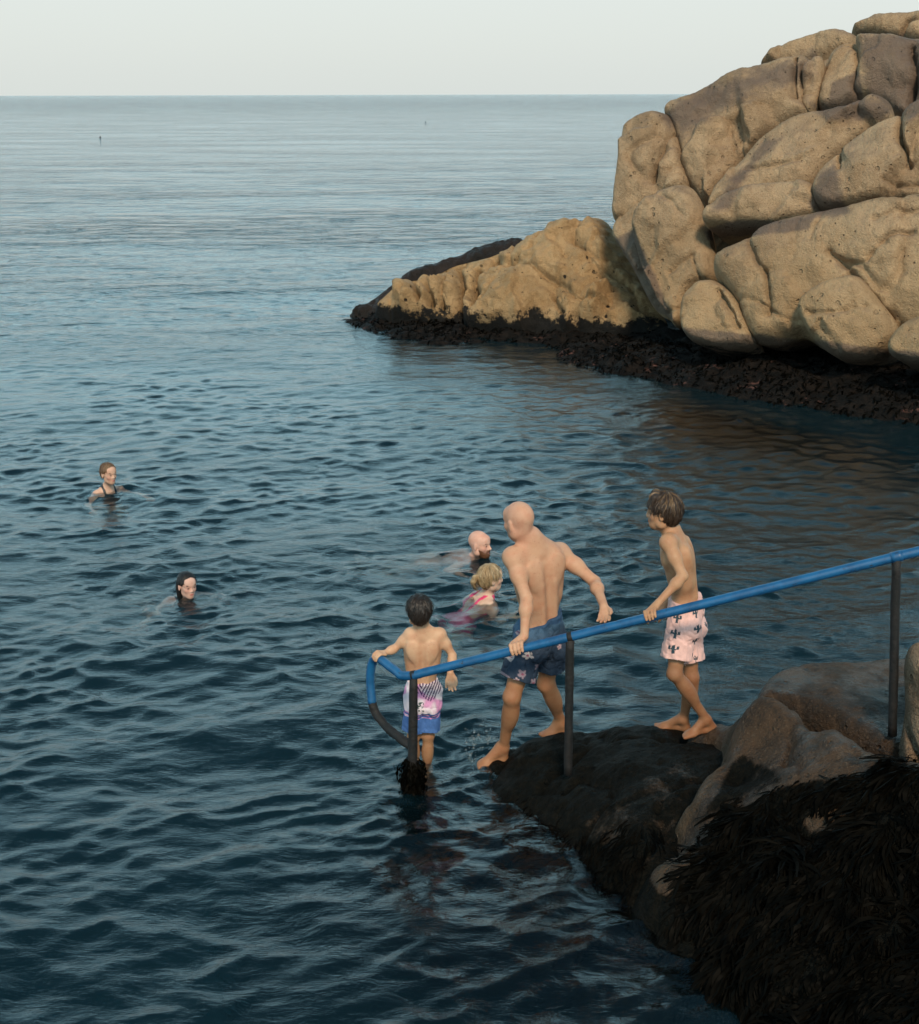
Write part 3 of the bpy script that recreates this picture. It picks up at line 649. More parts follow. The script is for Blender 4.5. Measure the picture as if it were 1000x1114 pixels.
# ------------------------------------------------------------------ bodies: smooth blends of tapered limbs, meshed as one skin
def nrm(a): a = np.asarray(a, float); return a / (np.linalg.norm(a) + 1e-12)
def lerp(a, b, t): return np.asarray(a, float) * (1 - t) + np.asarray(b, float) * t
class Sdf:
    def __init__(s): s.pr = []; s.stamps = []; s.nose = 1.0
    def cone(s, a, b, ra, rb, k=.02, op='+'):
        s.pr.append(('c', np.asarray(a, float), np.asarray(b, float), ra, rb, k, op)); return s
    def ball(s, c, r, k=.02, op='+'): return s.cone(c, np.asarray(c, float) + (1e-6, 0, 0), r, r, k, op)
    def ell(s, c, r, R=None, k=.02, op='+'):
        s.pr.append(('e', np.asarray(c, float), np.asarray(r, float), np.eye(3) if R is None else np.asarray(R, float), None, k, op)); return s
    def chain(s, pts, rs, k=.01):
        for i in range(len(pts) - 1): s.cone(pts[i], pts[i + 1], rs[i], rs[i + 1], k)
        return s
    def box(s, pad=.03):
        lo = np.full(3, 1e9); hi = -lo
        for t, a, b, c, d, k, op in s.pr:
            if op == '-': continue
            if t == 'c': l, h = np.minimum(a - c, b - d), np.maximum(a + c, b + d)
            else: m = max(b); l, h = a - m, a + m
            lo = np.minimum(lo, l); hi = np.maximum(hi, h)
        return lo - pad, hi + pad
    def grid(s, vox, pad=.03):
        lo, hi = s.box(pad); n = np.ceil((hi - lo) / vox).astype(int) + 1
        return lo, n, [lo[i] + vox * np.arange(n[i]) for i in range(3)]
    def eval(s, ax, vox, inflate=0.0):
        D = np.full([len(a) for a in ax], .5, np.float32)
        for t, a, b, c, d, k, op in s.pr:
            if t == 'c': l, h = np.minimum(a - c, b - d), np.maximum(a + c, b + d)
            else:
                e = np.sqrt(((c * b) ** 2).sum(1)); l, h = a - e, a + e
            m = k * 1.1 + 3 * vox + inflate + .01; sl = []
            for i in range(3):
                i0 = np.searchsorted(ax[i], l[i] - m); i1 = np.searchsorted(ax[i], h[i] + m); sl.append(slice(i0, max(i1, i0)))
            X, Y, Z = (ax[i][sl[i]].astype(np.float32) for i in range(3))
            if min(len(X), len(Y), len(Z)) == 0: continue
            X = X[:, None, None]; Y = Y[None, :, None]; Z = Z[None, None]
            if t == 'c':
                ba = b - a; L = float(ba @ ba)
                px, py, pz = X - a[0], Y - a[1], Z - a[2]
                h_ = np.clip((px * ba[0] + py * ba[1] + pz * ba[2]) / L, 0, 1)
                q = np.sqrt((px - h_ * ba[0]) ** 2 + (py - h_ * ba[1]) ** 2 + (pz - h_ * ba[2]) ** 2) - (c + (d - c) * h_)
            else:
                px, py, pz = X - a[0], Y - a[1], Z - a[2]; k0 = 0; k1 = 0
                for i in range(3):
                    w = px * c[0, i] + py * c[1, i] + pz * c[2, i]; k0 = k0 + (w / b[i]) ** 2; k1 = k1 + (w / b[i] ** 2) ** 2
                k0 = np.sqrt(k0); q = k0 * (k0 - 1) / np.sqrt(k1 + 1e-12)
            d0 = D[tuple(sl)]
            if op == '+':
                hh = np.maximum(k - np.abs(d0 - q), 0) / k; D[tuple(sl)] = np.minimum(d0, q) - hh * hh * k * .25
            else:
                q = -q; hh = np.maximum(k - np.abs(d0 - q), 0) / k; D[tuple(sl)] = np.maximum(d0, q) + hh * hh * k * .25
        return D
def nets(D, lo, vox):
    S = D < 0; n = D.shape
    c = S[:-1, :-1, :-1].astype(np.int8)
    cs_ = [(i, j, k) for i in (0, 1) for j in (0, 1) for k in (0, 1)]
    sh = lambda A, i, j, k: A[i:n[0] - 1 + i, j:n[1] - 1 + j, k:n[2] - 1 + k]
    cnt = sum(sh(S, *q).astype(np.int8) for q in cs_)
    act = np.argwhere((cnt > 0) & (cnt < 8)); idx = np.full(cnt.shape, -1, np.int32); idx[tuple(act.T)] = np.arange(len(act))
    acc = np.zeros((len(act), 3)); num = np.zeros(len(act))
    for q in cs_:
        for a in range(3):
            if q[a]: continue
            r = list(q); r[a] = 1
            v0 = D[tuple((act + q).T)]; v1 = D[tuple((act + r).T)]; m = (v0 < 0) != (v1 < 0)
            t = v0[m] / (v0[m] - v1[m]); p = np.tile(np.array(q, float), (m.sum(), 1)); p[:, a] += t
            acc[m] += p; num[m] += 1
    V = lo + vox * (act + acc / num[:, None]); F = []
    for a in range(3):
        b, c = (a + 1) % 3, (a + 2) % 3
        s0 = [slice(None)] * 3; s1 = [slice(None)] * 3; s0[a] = slice(0, -1); s1[a] = slice(1, None)
        e = np.argwhere(S[tuple(s0)] != S[tuple(s1)]); e = e[(e[:, b] > 0) & (e[:, c] > 0) & (e[:, b] < n[b] - 1) & (e[:, c] < n[c] - 1)]
        q = []
        for db, dc in ((1, 1), (0, 1), (0, 0), (1, 0)):
            w = e.copy(); w[:, b] -= db; w[:, c] -= dc; q.append(idx[tuple(w.T)])
        q = np.stack(q, 1); fl = ~S[tuple(e.T)]; q[fl] = q[fl][:, ::-1]; F.append(q)
    return V, np.vstack(F)

def frame(fwd, up):                    # columns: right, forward, up
    u = nrm(up); f = nrm(np.asarray(fwd, float) - u * np.dot(fwd, u)); return np.stack((np.cross(f, u), f, u), 1)

def head(B, c, fwd, H, up=(0, 0, 1), ears=True, jaw=1.0, fem=0.0):
    R = frame(fwd, up); L = lambda x, y, z: np.asarray(c) + R @ (np.array((x, y, z)) * H)
    e = lambda p, r, k=.05, op='+': B.ell(L(*p), np.array(r) * H, R, k * H, op)
    e((0, -.07, .13), (.315, .40, .37)); e((0, .10, -.14), (.245 * jaw, .255, .35), .12)
    e((0, .20, -.36), (.14 - .02 * fem, .13, .115), .1); e((0, .25, .20), (.22, .12, .16), .1)
    for s in (-1, 1):
        B.cone(L(s * .05, .345, .085), L(s * .18, .27, .08), .04 * H, .045 * H, .05 * H)
        e((s * (.165 - .02 * fem), .22 - .01 * fem, -.10), (.085, .085, .08), .10)
        e((s * .125, .365, .005), (.075, .055, .05), .05, '-')
        e((s * .12, .315, .0), (.052, .042, .042), .015)
        if ears:
            e((s * .325, -.03, -.03), (.035, .075, .125), .03); e((s * .365, .0, -.03), (.02, .04, .075), .02, '-')
        e((s * (.24 - .07 * fem), -.02 + .03 * fem, -.28), (.06, .10, .10), .12)
    B.cone(L(0, .345, .03), L(0, .345 + .085 * B.nose, -.115), .032 * H, (.02 + .032 * B.nose) * H, .03 * H); B.cone(L(-.055, .37, -.135), L(.055, .37, -.135), .034 * H, .034 * H, .03 * H)
    e((0, .335, -.235), (.085, .04, .03), .02); e((0, .33, -.285), (.075, .042, .03), .02)
    B.cone(L(-.08, .375, -.26), L(.08, .375, -.26), .01 * H, .01 * H, .01 * H, '-')
    st = B.stamps
    for s in (-1, 1):
        st.append((L(s * .125, .345, .005), .052 * H, (.05, .03, .022), (1, .8, .55), R)); st.append((L(s * .14, .325, .10), .085 * H, B.brow, (1, .6, .3), R))
    st.append((L(0, .36, -.26), .085 * H, B.lips, (1.25, .7, .5), R))
    for s in (-1, 1): st.append((L(s * .17, .27, -.13), .14 * H, lerp(B.skin, B.lips, .2), (1, 1, 1), R))
    return R, L

def arm(B, s, sh, el, wr, g=1.0):
    d = nrm(el - sh)
    B.ball(sh, .055 * s * g, .05 * s); B.cone(sh, el, .049 * s * g, .037 * s * g, .035 * s)
    B.ball(lerp(sh, el, .45), .047 * s * g, .04 * s)
    B.cone(el, wr, .037 * s * g, .024 * s, .02 * s); B.ball(lerp(el, wr, .28), .042 * s * g, .03 * s)
def leg(B, s, hip, kn, an, back, g=1.0):
    B.cone(hip, kn, .082 * s * g, .052 * s * g, .05 * s); B.ball(lerp(hip, kn, .35), .083 * s * g, .04 * s)
    B.ball(kn, .051 * s * g, .03 * s); B.cone(kn, an, .047 * s * g, .031 * s, .025 * s)
    c = lerp(kn, an, .32) + np.asarray(back) * .018 * s; B.ell(c, np.array((.048, .05, .13)) * s * g, frame(back, kn - an), .04 * s)
def foot(B, s, an, heel, toe):
    up = np.array((0, 0, 1.0)); f = toe - heel; Lf = np.linalg.norm(f); R = frame(f, up); f = R[:, 1]; r = R[:, 0]
    B.cone(an, heel + up * .034 * s + f * .02 * s, .033 * s, .033 * s, .02 * s)
    B.cone(heel + up * .03 * s + f * .02 * s, heel + f * Lf * .70 + up * .021 * s, .030 * s, .021 * s, .02 * s)
    B.cone(an + f * .02 * s, heel + f * Lf * .66 + up * .03 * s, .034 * s, .022 * s, .03 * s)
    B.ell(heel + f * Lf * .68 + up * .02 * s + r * .002 * s, np.array((.044, .05, .019)) * s, R, .02 * s)
    for i, (x, l, rr) in enumerate(((-.026, 1.0, .0125), (-.008, .985, .0095), (.006, .955, .009), (.018, .915, .0085), (.029, .86, .008))):
        x = x * (B.footside if hasattr(B, 'footside') else 1)
        b = heel + f * Lf * .68 + r * x * s + up * .016 * s; t = heel + f * (Lf * l - rr * s) + r * x * 1.15 * s + up * .009 * s
        B.cone(b, t, .0165 * s, rr * s, .010 * s)
def fingers(B, s, wr, kn, fing, thumb):
    for k_, ch in zip(kn, fing):
        B.cone(lerp(wr, k_, .12), k_, .0165 * s, .0115 * s, .014 * s); B.chain([k_] + list(ch), [.0105 * s, .0098 * s, .009 * s, .0078 * s], .004 * s)
    B.chain(thumb, [.015 * s, .012 * s, .0105 * s, .009 * s], .008 * s)
def grip(B, s, wr, pt, axis, rr, wrap, thumbdir=1):
    """hand closed over a bar at pt; fingers go round towards the unit vector wrap"""
    a = nrm(axis); w = wr - pt; w = nrm(w - a * np.dot(w, a)); q = nrm(np.asarray(wrap, float) - a * np.dot(wrap, a) - w * np.dot(wrap, w))
    at = lambda th, x, r: pt + a * x + r * (math.cos(th) * w + math.sin(th) * q)
    kn = []; fi = []
    for i in range(4):
        x = (i - 1.5) * .0205 * s; dl = (0, .1, .05, -.12)[i]
        kn.append(at(.15, x * 1.02, rr + .017 * s)); r = rr + .0085 * s
        fi.append([at(1.05 + dl * .5, x * 1.05, r + .004 * s), at(1.95 + dl, x * 1.0, r), at(2.7 + dl * 1.5, x * .96, r)])
    x0 = -thumbdir * .036 * s
    th = [lerp(wr, kn[1], .25) + a * x0 * .4, at(-.25, x0, rr + .016 * s), at(-1.0, x0 * 1.15, rr + .012 * s), at(-1.7, x0 * 1.0, rr + .010 * s)]
    fingers(B, s, wr, kn, fi, th)
def open_hand(B, s, wr, d, palm, curl=.5, side=1):
    """relaxed hand: d along the hand, palm = the way the palm faces"""
    d = nrm(d); n = nrm(np.asarray(palm, float) - d * np.dot(palm, d)); x = np.cross(d, n) * side; kn = []; fi = []
    for i in range(4):
        sp = (i - 1.5); k_ = wr + d * (.082 - .004 * abs(sp) - .004 * i * .5) * s + x * sp * .0195 * s; kn.append(k_)
        L = (.040, .044, .041, .032)[i] * s; c = []; p = k_; ang = .25 * curl
        for j in range(3):
            ang += curl * (.55, .6, .45)[j]; dd = nrm(d * math.cos(ang) + n * math.sin(ang) + x * sp * .06); p = p + dd * L * (1, .68, .55)[j]; c.append(p)
        fi.append(c)
    b = wr + d * .02 * s - x * .018 * s
    th = [b, b + (d * .030 - x * .022 + n * .008) * s, b + (d * .056 - x * .030 + n * .02) * s, b + (d * .076 - x * .028 + n * .03) * s]
    fingers(B, s, wr, kn, fi, th)

def torso(B, s, pel, neck, Ls, Rs, Lh, Rh, mus=1.0, fem=0.0, mid=None):
    """returns the chest frame; x points to the person's right"""
    up = nrm(neck - pel); f = nrm(np.cross(up, Rs - Ls)); R = frame(f, up); x, f, u = R.T
    fp = nrm(np.cross(up, Rh - Lh)); Rp = frame(fp, up)
    M = (lambda t: lerp(pel, neck, t)) if mid is None else (lambda t: lerp(lerp(pel, mid, t), lerp(mid, neck, t), t))
    B.ell(M(.04), np.array((.155 + .012 * fem, .105, .115)) * s, Rp, .05 * s)
    B.ell(M(.33), np.array((.125 - .012 * fem, .088, .15)) * s, lerp(Rp, R, .5), .07 * s)
    B.ell(M(.60), np.array((.152, .104, .165)) * s, R, .07 * s); B.ell(M(.76) - f * .005 * s, np.array((.150, .095, .12)) * s, R, .06 * s)
    top = M(.93)
    for S, sg in ((Ls, -1), (Rs, 1)):
        B.cone(top - f * .01 * s, lerp(top, S, .86), .062 * s, .047 * s, .05 * s)
        B.cone(neck + u * .045 * s - f * .012 * s, lerp(top, S, .62) + u * .012 * s - f * .015 * s, .042 * s, .03 * s, .05 * s)
        B.cone(lerp(M(.78), S, .72) - u * .03 * s, M(.42) + x * sg * .085 * s - f * .01 * s, .05 * s, .045 * s, .06 * s)
        if mus:
            B.ell(M(.74) + x * sg * .08 * s - f * .082 * s, np.array((.048, .018, .08)) * s, R @ np.array(Matrix.Rotation(sg * .35, 3, 'Y')), .055 * s)
            B.cone(M(.62) + x * sg * .034 * s - f * .085 * s, M(.2) + x * sg * .036 * s - f * .078 * s, .024 * s * mus, .024 * s * mus, .03 * s)
        B.ell(M(.76) + x * sg * .072 * s + f * (.075 + .02 * fem) * s - u * .02 * fem * s, np.array((.075, .03 + .02 * fem, .055 + .01 * fem)) * s, R, .05 * s)
    for h_, sg in ((Lh, -1), (Rh, 1)): B.ball(h_ - fp * .045 * s - up * .01 * s, .082 * s, .06 * s)
    B.cone(M(.86) - f * .125 * s, M(.12) - f * .118 * s, .016 * s, .018 * s, .045 * s, '-')
    return R, M
def skin_mat():
    m, nt, b, out = new_mat('skin'); n = NB(nt); a = n.attr('Col')['Color']; co = n.geo()
    c = n.mix(n.ramp(n.noise(co, 14, 5, .65), .35, .72, 0, .6), a, n.mix(1.0, a, (.84, .62, .55), 'MULTIPLY'))
    c = n.mix(n.ramp(n.noise(co, 75, 2, .5), .66, .74, 0, .4), c, n.mix(1.0, a, (.6, .42, .36), 'MULTIPLY'))
    c = n.mix(n.ramp(n.voro(co, 16.0), .035, .02, 0, .75), c, (.09, .045, .03))      # moles
    nt.links.new(c, b.inputs['Base Color']); b.inputs['Roughness'].default_value = .56; b.inputs['Specular IOR Level'].default_value = .3
    b.inputs['Subsurface Weight'].default_value = .12; b.inputs['Subsurface Radius'].default_value = (1, .35, .2); b.inputs['Subsurface Scale'].default_value = .012
    nt.links.new(n.bump(n.noise(co, 160, 3, .6), .15, .004), b.inputs['Normal']); return m
M_SKIN = skin_mat()
def cloth_mat(name, rough=.8):
    m, nt, b, out = new_mat(name); n = NB(nt); a = n.attr('Col')['Color']; co = n.geo()
    nt.links.new(n.mix(n.ramp(n.noise(co, 60, 3), .3, .7, 0, .25), a, n.mix(1.0, a, (.7, .7, .72), 'MULTIPLY')), b.inputs['Base Color']); b.inputs['Roughness'].default_value = rough
    nt.links.new(n.bump(n.noise(n.vmul(co, (1, 1, .4)), 26, 4, .6), .7, .018), b.inputs['Normal']); return m
M_CLOTH = cloth_mat('swim_fabric'); M_WETC = cloth_mat('wet_fabric', .4)
def hair_mat():
    m, nt, b, out = new_mat('hair'); n = NB(nt); a = n.attr('Col')['Color']; co = n.geo()
    nt.links.new(n.mix(n.ramp(n.noise(co, 140, 3, .7), .35, .7, 0, .5), a, n.mix(1.0, a, (.45, .42, .4), 'MULTIPLY')), b.inputs['Base Color'])
    b.inputs['Roughness'].default_value = .5; b.inputs['Specular IOR Level'].default_value = .4; return m
M_HAIR = hair_mat()

def skin_mesh(B, label, vox, extra=None):
    lo, n, ax = B.grid(vox); D = B.eval(ax, vox); V, F = nets(D, lo, vox)
    col = np.tile(np.array(B.skin), (len(V), 1))
    if extra: col = extra(V, col)
    for c, r, cc, asp, R in B.stamps:
        q = ((V - c) @ R) / np.array(asp); w = 1 - smooth(np.linalg.norm(q, axis=1), r * .6, r * 1.05); col = col * (1 - w[:, None]) + np.array(cc) * w[:, None]
    o = obj('person', V, F, M_SKIN, colors=col)
    return tag(o, label, 'person')
def part_mesh(name, D, lo, vox, mat, parent, colf):
    V, F = nets(D, lo, vox); return obj(name, V, F, mat, parent=parent, colors=colf(V))
def mesh_axes(ax): return np.meshgrid(*ax, indexing='ij')

def hair(L, R, H, parent, col, vox=.004, cut=-.30, front=.0, vol=0.0, extra=None, streak=None, tex=.012, name='hair', bang=False, nst=1500, slen=1.0):
    B = Sdf(); B.ell(L(0, -.075, .145), np.array((.345 + vol, .425 + vol, .385 + vol)) * H, R, .02)
    B.ell(L(0, -.2, -.05), np.array((.29 + vol, .28 + vol, .3)) * H, R, .08 * H)
    B.ell(L(0, .46 + front, -.17), np.array((.62, .42, .44)) * H, R, .06 * H, '-')
    for s in (-1, 1): B.ell(L(s * .36, .06, -.12), np.array((.12, .13, .2)) * H, R, .04 * H, '-')
    if bang:
        for x in np.linspace(-.26, .26, 9): B.cone(L(x * .8, .20, .42), L(x * 1.12, .375 - abs(x) * .42, .17 + .03 * math.sin(x * 23)), .10 * H, .035 * H, .07 * H)
    if extra: extra(B)
    lo, n, ax = B.grid(vox); D = B.eval(ax, vox); X, Y, Z = mesh_axes(ax); p = (np.stack((X, Y, Z), -1) - L(0, 0, 0)) @ R / H
    if cut is not None and extra is None: D = np.maximum(D, ((cut + .12 * np.clip(p[..., 1] + .3, 0, 1)) - p[..., 2]) * H)
    th = np.arctan2(p[..., 0], p[..., 1] + .1); nearm = np.abs(D) < .03
    q = np.stack((th[nearm] * 7, p[..., 2][nearm] * 2.2, np.linalg.norm(p[nearm], axis=1) * 2), 1)
    D[nearm] += tex * H * 3 * fbm(q, 3)
    def cf(V, jit=0):
        q = (V - L(0, 0, 0)) @ R / H; th = np.arctan2(q[:, 0], q[:, 1] + .1); c = np.tile(np.array(col), (len(V), 1))
        if streak is not None:
            w = smooth(fbm(np.column_stack((th * 9, q[:, 2] * 1.2, q[:, 1] * 1)), 2), .12, .38) * smooth(q[:, 2], .0, .4) * .8; c = c * (1 - w[:, None]) + np.array(streak) * w[:, None]
        return c
    V, F = nets(D, lo, vox); c0 = L(0, -.06, .12); r3 = np.random.default_rng(int(abs(V[0, 0]) * 1e4)); k = r3.choice(len(V), min(nst, len(V)), False)
    up_ = V[k] - c0; up_ /= np.linalg.norm(up_, axis=1)[:, None]; dr = V[k] - L(0, -.12, .52); dr = dr - up_ * np.sum(dr * up_, 1)[:, None]; dr /= np.linalg.norm(dr, axis=1)[:, None] + 1e-9
    dr = dr + r3.normal(0, .22, dr.shape); dr -= up_ * np.sum(dr * up_, 1)[:, None] * .9; n_ = len(k); ln_ = r3.uniform(.10, .26, n_) * H * slen
    keep = ((V[k] - L(0, 0, 0)) @ R[:, 1] / H < .26); k, up_, dr, ln_ = k[keep], up_[keep], dr[keep], ln_[keep]; n_ = len(k)
    Vb, Fb = blades(V[k] - up_ * .001, dr, up_, ln_, np.full(n_, .0032), ln_ * .10, ln_ * .18, seg=4, curl=.5)
    cc = np.repeat(cf(V[k]) * r3.uniform(.55, 1.6, (n_, 1)), 10, 0); Va, Fa = join([(V, F), (Vb, Fb)])
    return obj(name, Va, Fa, M_HAIR, parent=parent, colors=np.vstack((cf(V), cc)))

def shorts(parent, TB, s, pel, Lh, Rh, Lk, Rk, waist, up, colf, hem=.62, flare=1.0, vox=.0055, seed=0, name='swim_shorts'):
    fp = nrm(np.cross(up, Rh - Lh)); Rp = frame(fp, up); B = Sdf()
    B.ell(lerp(pel, (Lh + Rh) / 2, .2) + up * .03 * s, np.array((.172, .122, .16)) * s, Rp, .05 * s)
    for h_ in (Lh, Rh): B.ball(h_ - fp * .047 * s - up * .01 * s, .09 * s, .06 * s)
    cut = []
    for h_, k_ in ((Lh, Lk), (Rh, Rk)):
        e = lerp(h_, k_, hem); B.cone(h_, lerp(h_, k_, hem + .25), .093 * s, (.093 + .012 * flare) * s, .03 * s); cut.append((e, nrm(k_ - h_), h_))
    lo, n, ax = B.grid(vox); D = np.minimum(B.eval(ax, vox), TB.eval(ax, vox, .015) - .012 * s); X, Y, Z = mesh_axes(ax); p = np.stack((X, Y, Z), -1)
    m = np.abs(D) < .03; q = p[m]
    t1 = q @ up; D[m] += np.clip(.015 * s * fbm(np.column_stack((q[:, 0] * 13 + seed, q[:, 1] * 13, t1 * 6 + q[:, 0] * 5)), 3) + .007 * s * np.clip(1 - 3 * np.abs(fbm(np.column_stack((q[:, 0] * 9 + t1 * 9, q[:, 1] * 9, t1 * 8 - q[:, 0] * 6 + seed)), 2)), 0, 1) ** 2 - .006 * s, -.03, .004) + .004 * s * np.abs(pn(np.column_stack((q[:, 0] * 30, q[:, 1] * 30, t1 * 12))))
    D = np.maximum(D, (p - waist) @ up)
    near = [np.linalg.norm(p - (lerp(c[2], c[0], .9)), axis=-1) for c in cut]
    for i, (e, d, h_) in enumerate(cut):
        w = (p - e) @ d; ax_ = p - h_ - ((p - h_) @ d)[..., None] * d; rad = np.linalg.norm(ax_, axis=-1); mine = near[i] <= near[1 - i]
        D = np.where(mine, np.maximum(D, w + .004 * np.sin(40 * X + seed)), D)
        D = np.where(mine & (w > -.05), np.maximum(D, .078 * s - rad), D)
    return part_mesh(name, D, lo, vox, M_CLOTH, parent, colf)
# ------------------------------------------------------------------ handrail
RAIL_R, POST_R = .0265, .0245
R1, R3 = P(440, 737, 7.2), P(1090, 577.5, 6.55)
RD = nrm(R3 - R1)
def on_rail(u):                        # the rail's point under picture column u
    t = np.linspace(0, np.linalg.norm(R3 - R1), 800); q = R1 + t[:, None] * RD; return q[np.argmin(np.abs(proj(q)[:, 0] - u))]
def paint_mat():
    m, nt, b, out = new_mat('blue_paint'); n = NB(nt); co = n.geo()
    c = n.mix(n.ramp(n.noise(co, 9, 5, .7), .35, .7), (.009, .10, .24), (.006, .06, .155))
    chip = n.ramp(n.noise(co, 13, 6, .8), .61, .64)
    c = n.mix(chip, c, (.03, .022, .018)); nt.links.new(c, b.inputs['Base Color']); b.inputs['Roughness'].default_value = .42
    nt.links.new(n.bump(n.noise(co, 30, 4, .6), .3, .004), b.inputs['Normal']); return m
def rust_mat():
    m, nt, b, out = new_mat('rusted_iron'); n = NB(nt); co = n.geo()
    c = n.mix(n.ramp(n.noise(co, 18, 5, .7), .4, .65), (.003, .003, .003), (.010, .007, .006)); nt.links.new(c, b.inputs['Base Color']); b.inputs['Roughness'].default_value = .7
    nt.links.new(n.bump(n.noise(co, 45, 4, .7), .8, .008), b.inputs['Normal']); return m
M_BLUE, M_RUST = paint_mat(), rust_mat()
hr = empty('handrail', (R1[0], R1[1], -.3))
tag(hr, 'blue painted tubular handrail on black posts, leading down into the water', 'handrail')
A = P(411, 715, 7.46)
bend = [lerp(A, R1, .12), lerp(A, R1, .35), lerp(A, R1, .72), R1 + (A - R1) * .10, R1 + RD * .05, R1 + RD * .12]
top = np.vstack((catmull(bend, 8), R1 + RD * np.linspace(.14, np.linalg.norm(R3 - R1), 60)[:, None]))
loopb = catmull([lerp(A, R1, .12), A, P(406.5, 718, 7.50), P(403.5, 728, 7.515), P(403, 744, 7.515), P(405, 765, 7.49)], 8)[::-1]
obj('rail', *tube(np.vstack((loopb[:-1], top[2:])), RAIL_R, 20, .0012), M_BLUE, hr)
loopr = catmull([P(405, 764, 7.49), P(409, 776, 7.47), P(420, 790, 7.40), P(434, 802, 7.30), P(449, 813, 7.21)], 8)
obj('end_curl', *tube(loopr, np.linspace(RAIL_R * .97, RAIL_R * 1.08, len(loopr)), 18, .003), M_RUST, hr)
def post(u, vb, foot_r=1.0):
    t = on_rail(u); y = t[1]; b = P(u - (2 if u < 800 else 5), vb, y + .0); b = np.array((b[0], b[1], min(b[2], t[2] - .2)))
    q = np.linspace(0, 1, 16)[:, None]; obj('post', *tube(b + (t - (0, 0, RAIL_R * .6) - b) * q, np.linspace(POST_R * foot_r, POST_R, 16), 18, .003), M_RUST, hr)
    obj('post_collar', *tube(t + RD * (np.linspace(-.03, .03, 4) if u > 900 else np.linspace(-.014, .014, 4))[:, None], RAIL_R * (1.1 if u > 900 else 1.03), 20, .001), M_RUST if u < 640 else M_BLUE, hr)
post(450, 900, 1.35); post(620, 842); post(976, 800)
# weed grown round the foot of the end post
pb = on_rail(450); c = 900; th = rng.uniform(0, 6.28, c); zz_ = rng.uniform(-.25, .22, c)
rootp = np.column_stack((pb[0] - .012 + np.cos(th) * .035, pb[1] + np.sin(th) * .035, zz_)); upv = np.column_stack((np.cos(th), np.sin(th), np.zeros(c)))
dr = np.column_stack((np.cos(th) * .25, np.sin(th) * .25, -np.ones(c))) + rng.normal(0, .2, (c, 3)); dr /= np.linalg.norm(dr, axis=1)[:, None]
Ln = rng.uniform(.04, .13, c); V, F = blades(rootp, dr, upv, Ln, rng.uniform(.008, .018, c), Ln * .25, Ln * .1)
tag(obj('seaweed', V, F, M_WEED), 'black seaweed bunched round the foot of the seaward end post', 'seaweed', kind='stuff')

# ------------------------------------------------------------------ the three on the rocks
def person(skin, brow=(.06, .04, .03), lips=(.42, .16, .12)):
    B = Sdf(); B.skin = skin; B.brow = brow; B.lips = lips; return B
def neck(B, s, nb_, hc, H, R, r=.055):
    B.cone(nb_ - (0, 0, .02 * s), hc + R @ (np.array((0, -.10, -.22)) * H), r * s * 1.08, r * s * .92, .04 * s)

# man
s = 1.0; B = person((.51, .29, .18), (.2, .13, .09))
pel, nk, hc = P(587, 692, 7.50), P(578, 590, 7.42), P(564, 567, 7.40)
Ls, Rs = P(557, 606, 7.32), P(610, 601, 7.53); Lh, Rh = P(574, 702, 7.42), P(600, 699, 7.56)
TBm = Sdf(); R_, M_ = torso(TBm, s, pel, nk, Ls, Rs, Lh, Rh, 1.0, mid=P(592, 640, 7.44)); B.pr += TBm.pr
HR, HL = head(B, hc, (-.62, .70, -.28), .235, (-.12, .10, 1)); neck(B, s, nk, hc, .235, HR, .06)
g = on_rail(564); Le, Lw = P(573, 652, 7.2), P(570.5, 692, 7.11)
arm(B, s, Ls, Le, Lw, .91); grip(B, s * 1.05, Lw, g, RD, RAIL_R, (0, -1, -.3), 1)
g2 = on_rail(660); Re, Rw = P(647, 633, 7.42), P(657, 659, 7.17)
arm(B, s, Rs, Re, Rw, .91); open_hand(B, s * .95, Rw, g2 + (0, .015, .03) - Rw + (0, .02, -.08), (-.3, -1, .2), .42, 1)
Lk, La = P(557, 758, 7.36), P(548, 813, 7.54); lh, lt = P(550, 830, 7.56), P(518, 828, 7.50)
Rk, Ra = P(594, 744, 7.56), P(611, 786, 7.70); rh, rt = P(620, 798, 7.72), P(588, 801, 7.66)
lt[2] = lh[2]; rt[2] = rh[2]
bk = np.array((.75, -.6, 0)); leg(B, s, Lh, Lk, La, bk, .93); leg(B, s, Rh, Rk, Ra, bk, .93); foot(B, s * 1.05, La, lh, lt); B.footside = -1; foot(B, s * 1.05, Ra, rh, rt)
SOLES = [lh, lt, rh, rt]
def tan(V, col):
    w = smooth(-V[:, 2], -.78, -.62)[:, None]; col = col * (1 - w) + np.array((.33, .16, .08)) * w
    w = np.exp(-(np.linalg.norm(V - hc, axis=1) / .13) ** 4)[:, None]; return col * (1 - .5 * w) + np.array((.56, .30, .22)) * .5 * w
man = skin_mesh(B, 'bald man in navy floral swim shorts stepping down the rock, gripping the rail', .0055, tan)
up = nrm(nk - pel); wst = P(592, 672, 7.45); fp = nrm(np.cross(up, Rh - Lh))
def floral(V):
    c = np.tile(np.array((.011, .025, .050)), (len(V), 1)); w = smooth((V - wst) @ up, -.13, -.02)[:, None] * .85; c = c * (1 - w) + np.array((.05, .115, .2)) * w
    r = np.random.default_rng(5); fl = V[r.choice(len(V), 30, False)]
    for k, f in enumerate(fl):
        d = V - f; m = np.linalg.norm(d, axis=1) < .05; e = d[m]; x = e @ nrm((1, -.3, 0)) + e @ np.array((0, .8, 0)); z = e[:, 2]; rr = np.hypot(x, z); th = np.arctan2(z, x)
        R0 = .030 if k % 3 else .018; pet = rr < R0 * (.45 + .55 * np.abs(np.cos(2.5 * th + k)))
        cm = c[m]; cm[pet] = ((.36, .25, .26), (.22, .16, .19), (.38, .33, .33))[k % 3]; cm[rr < R0 * .22] = (.2, .05, .09); c[m] = cm
    wb = smooth((V - wst) @ up, -.022, -.018)[:, None]; return c * (1 - wb) + np.array((.02, .06, .13)) * wb
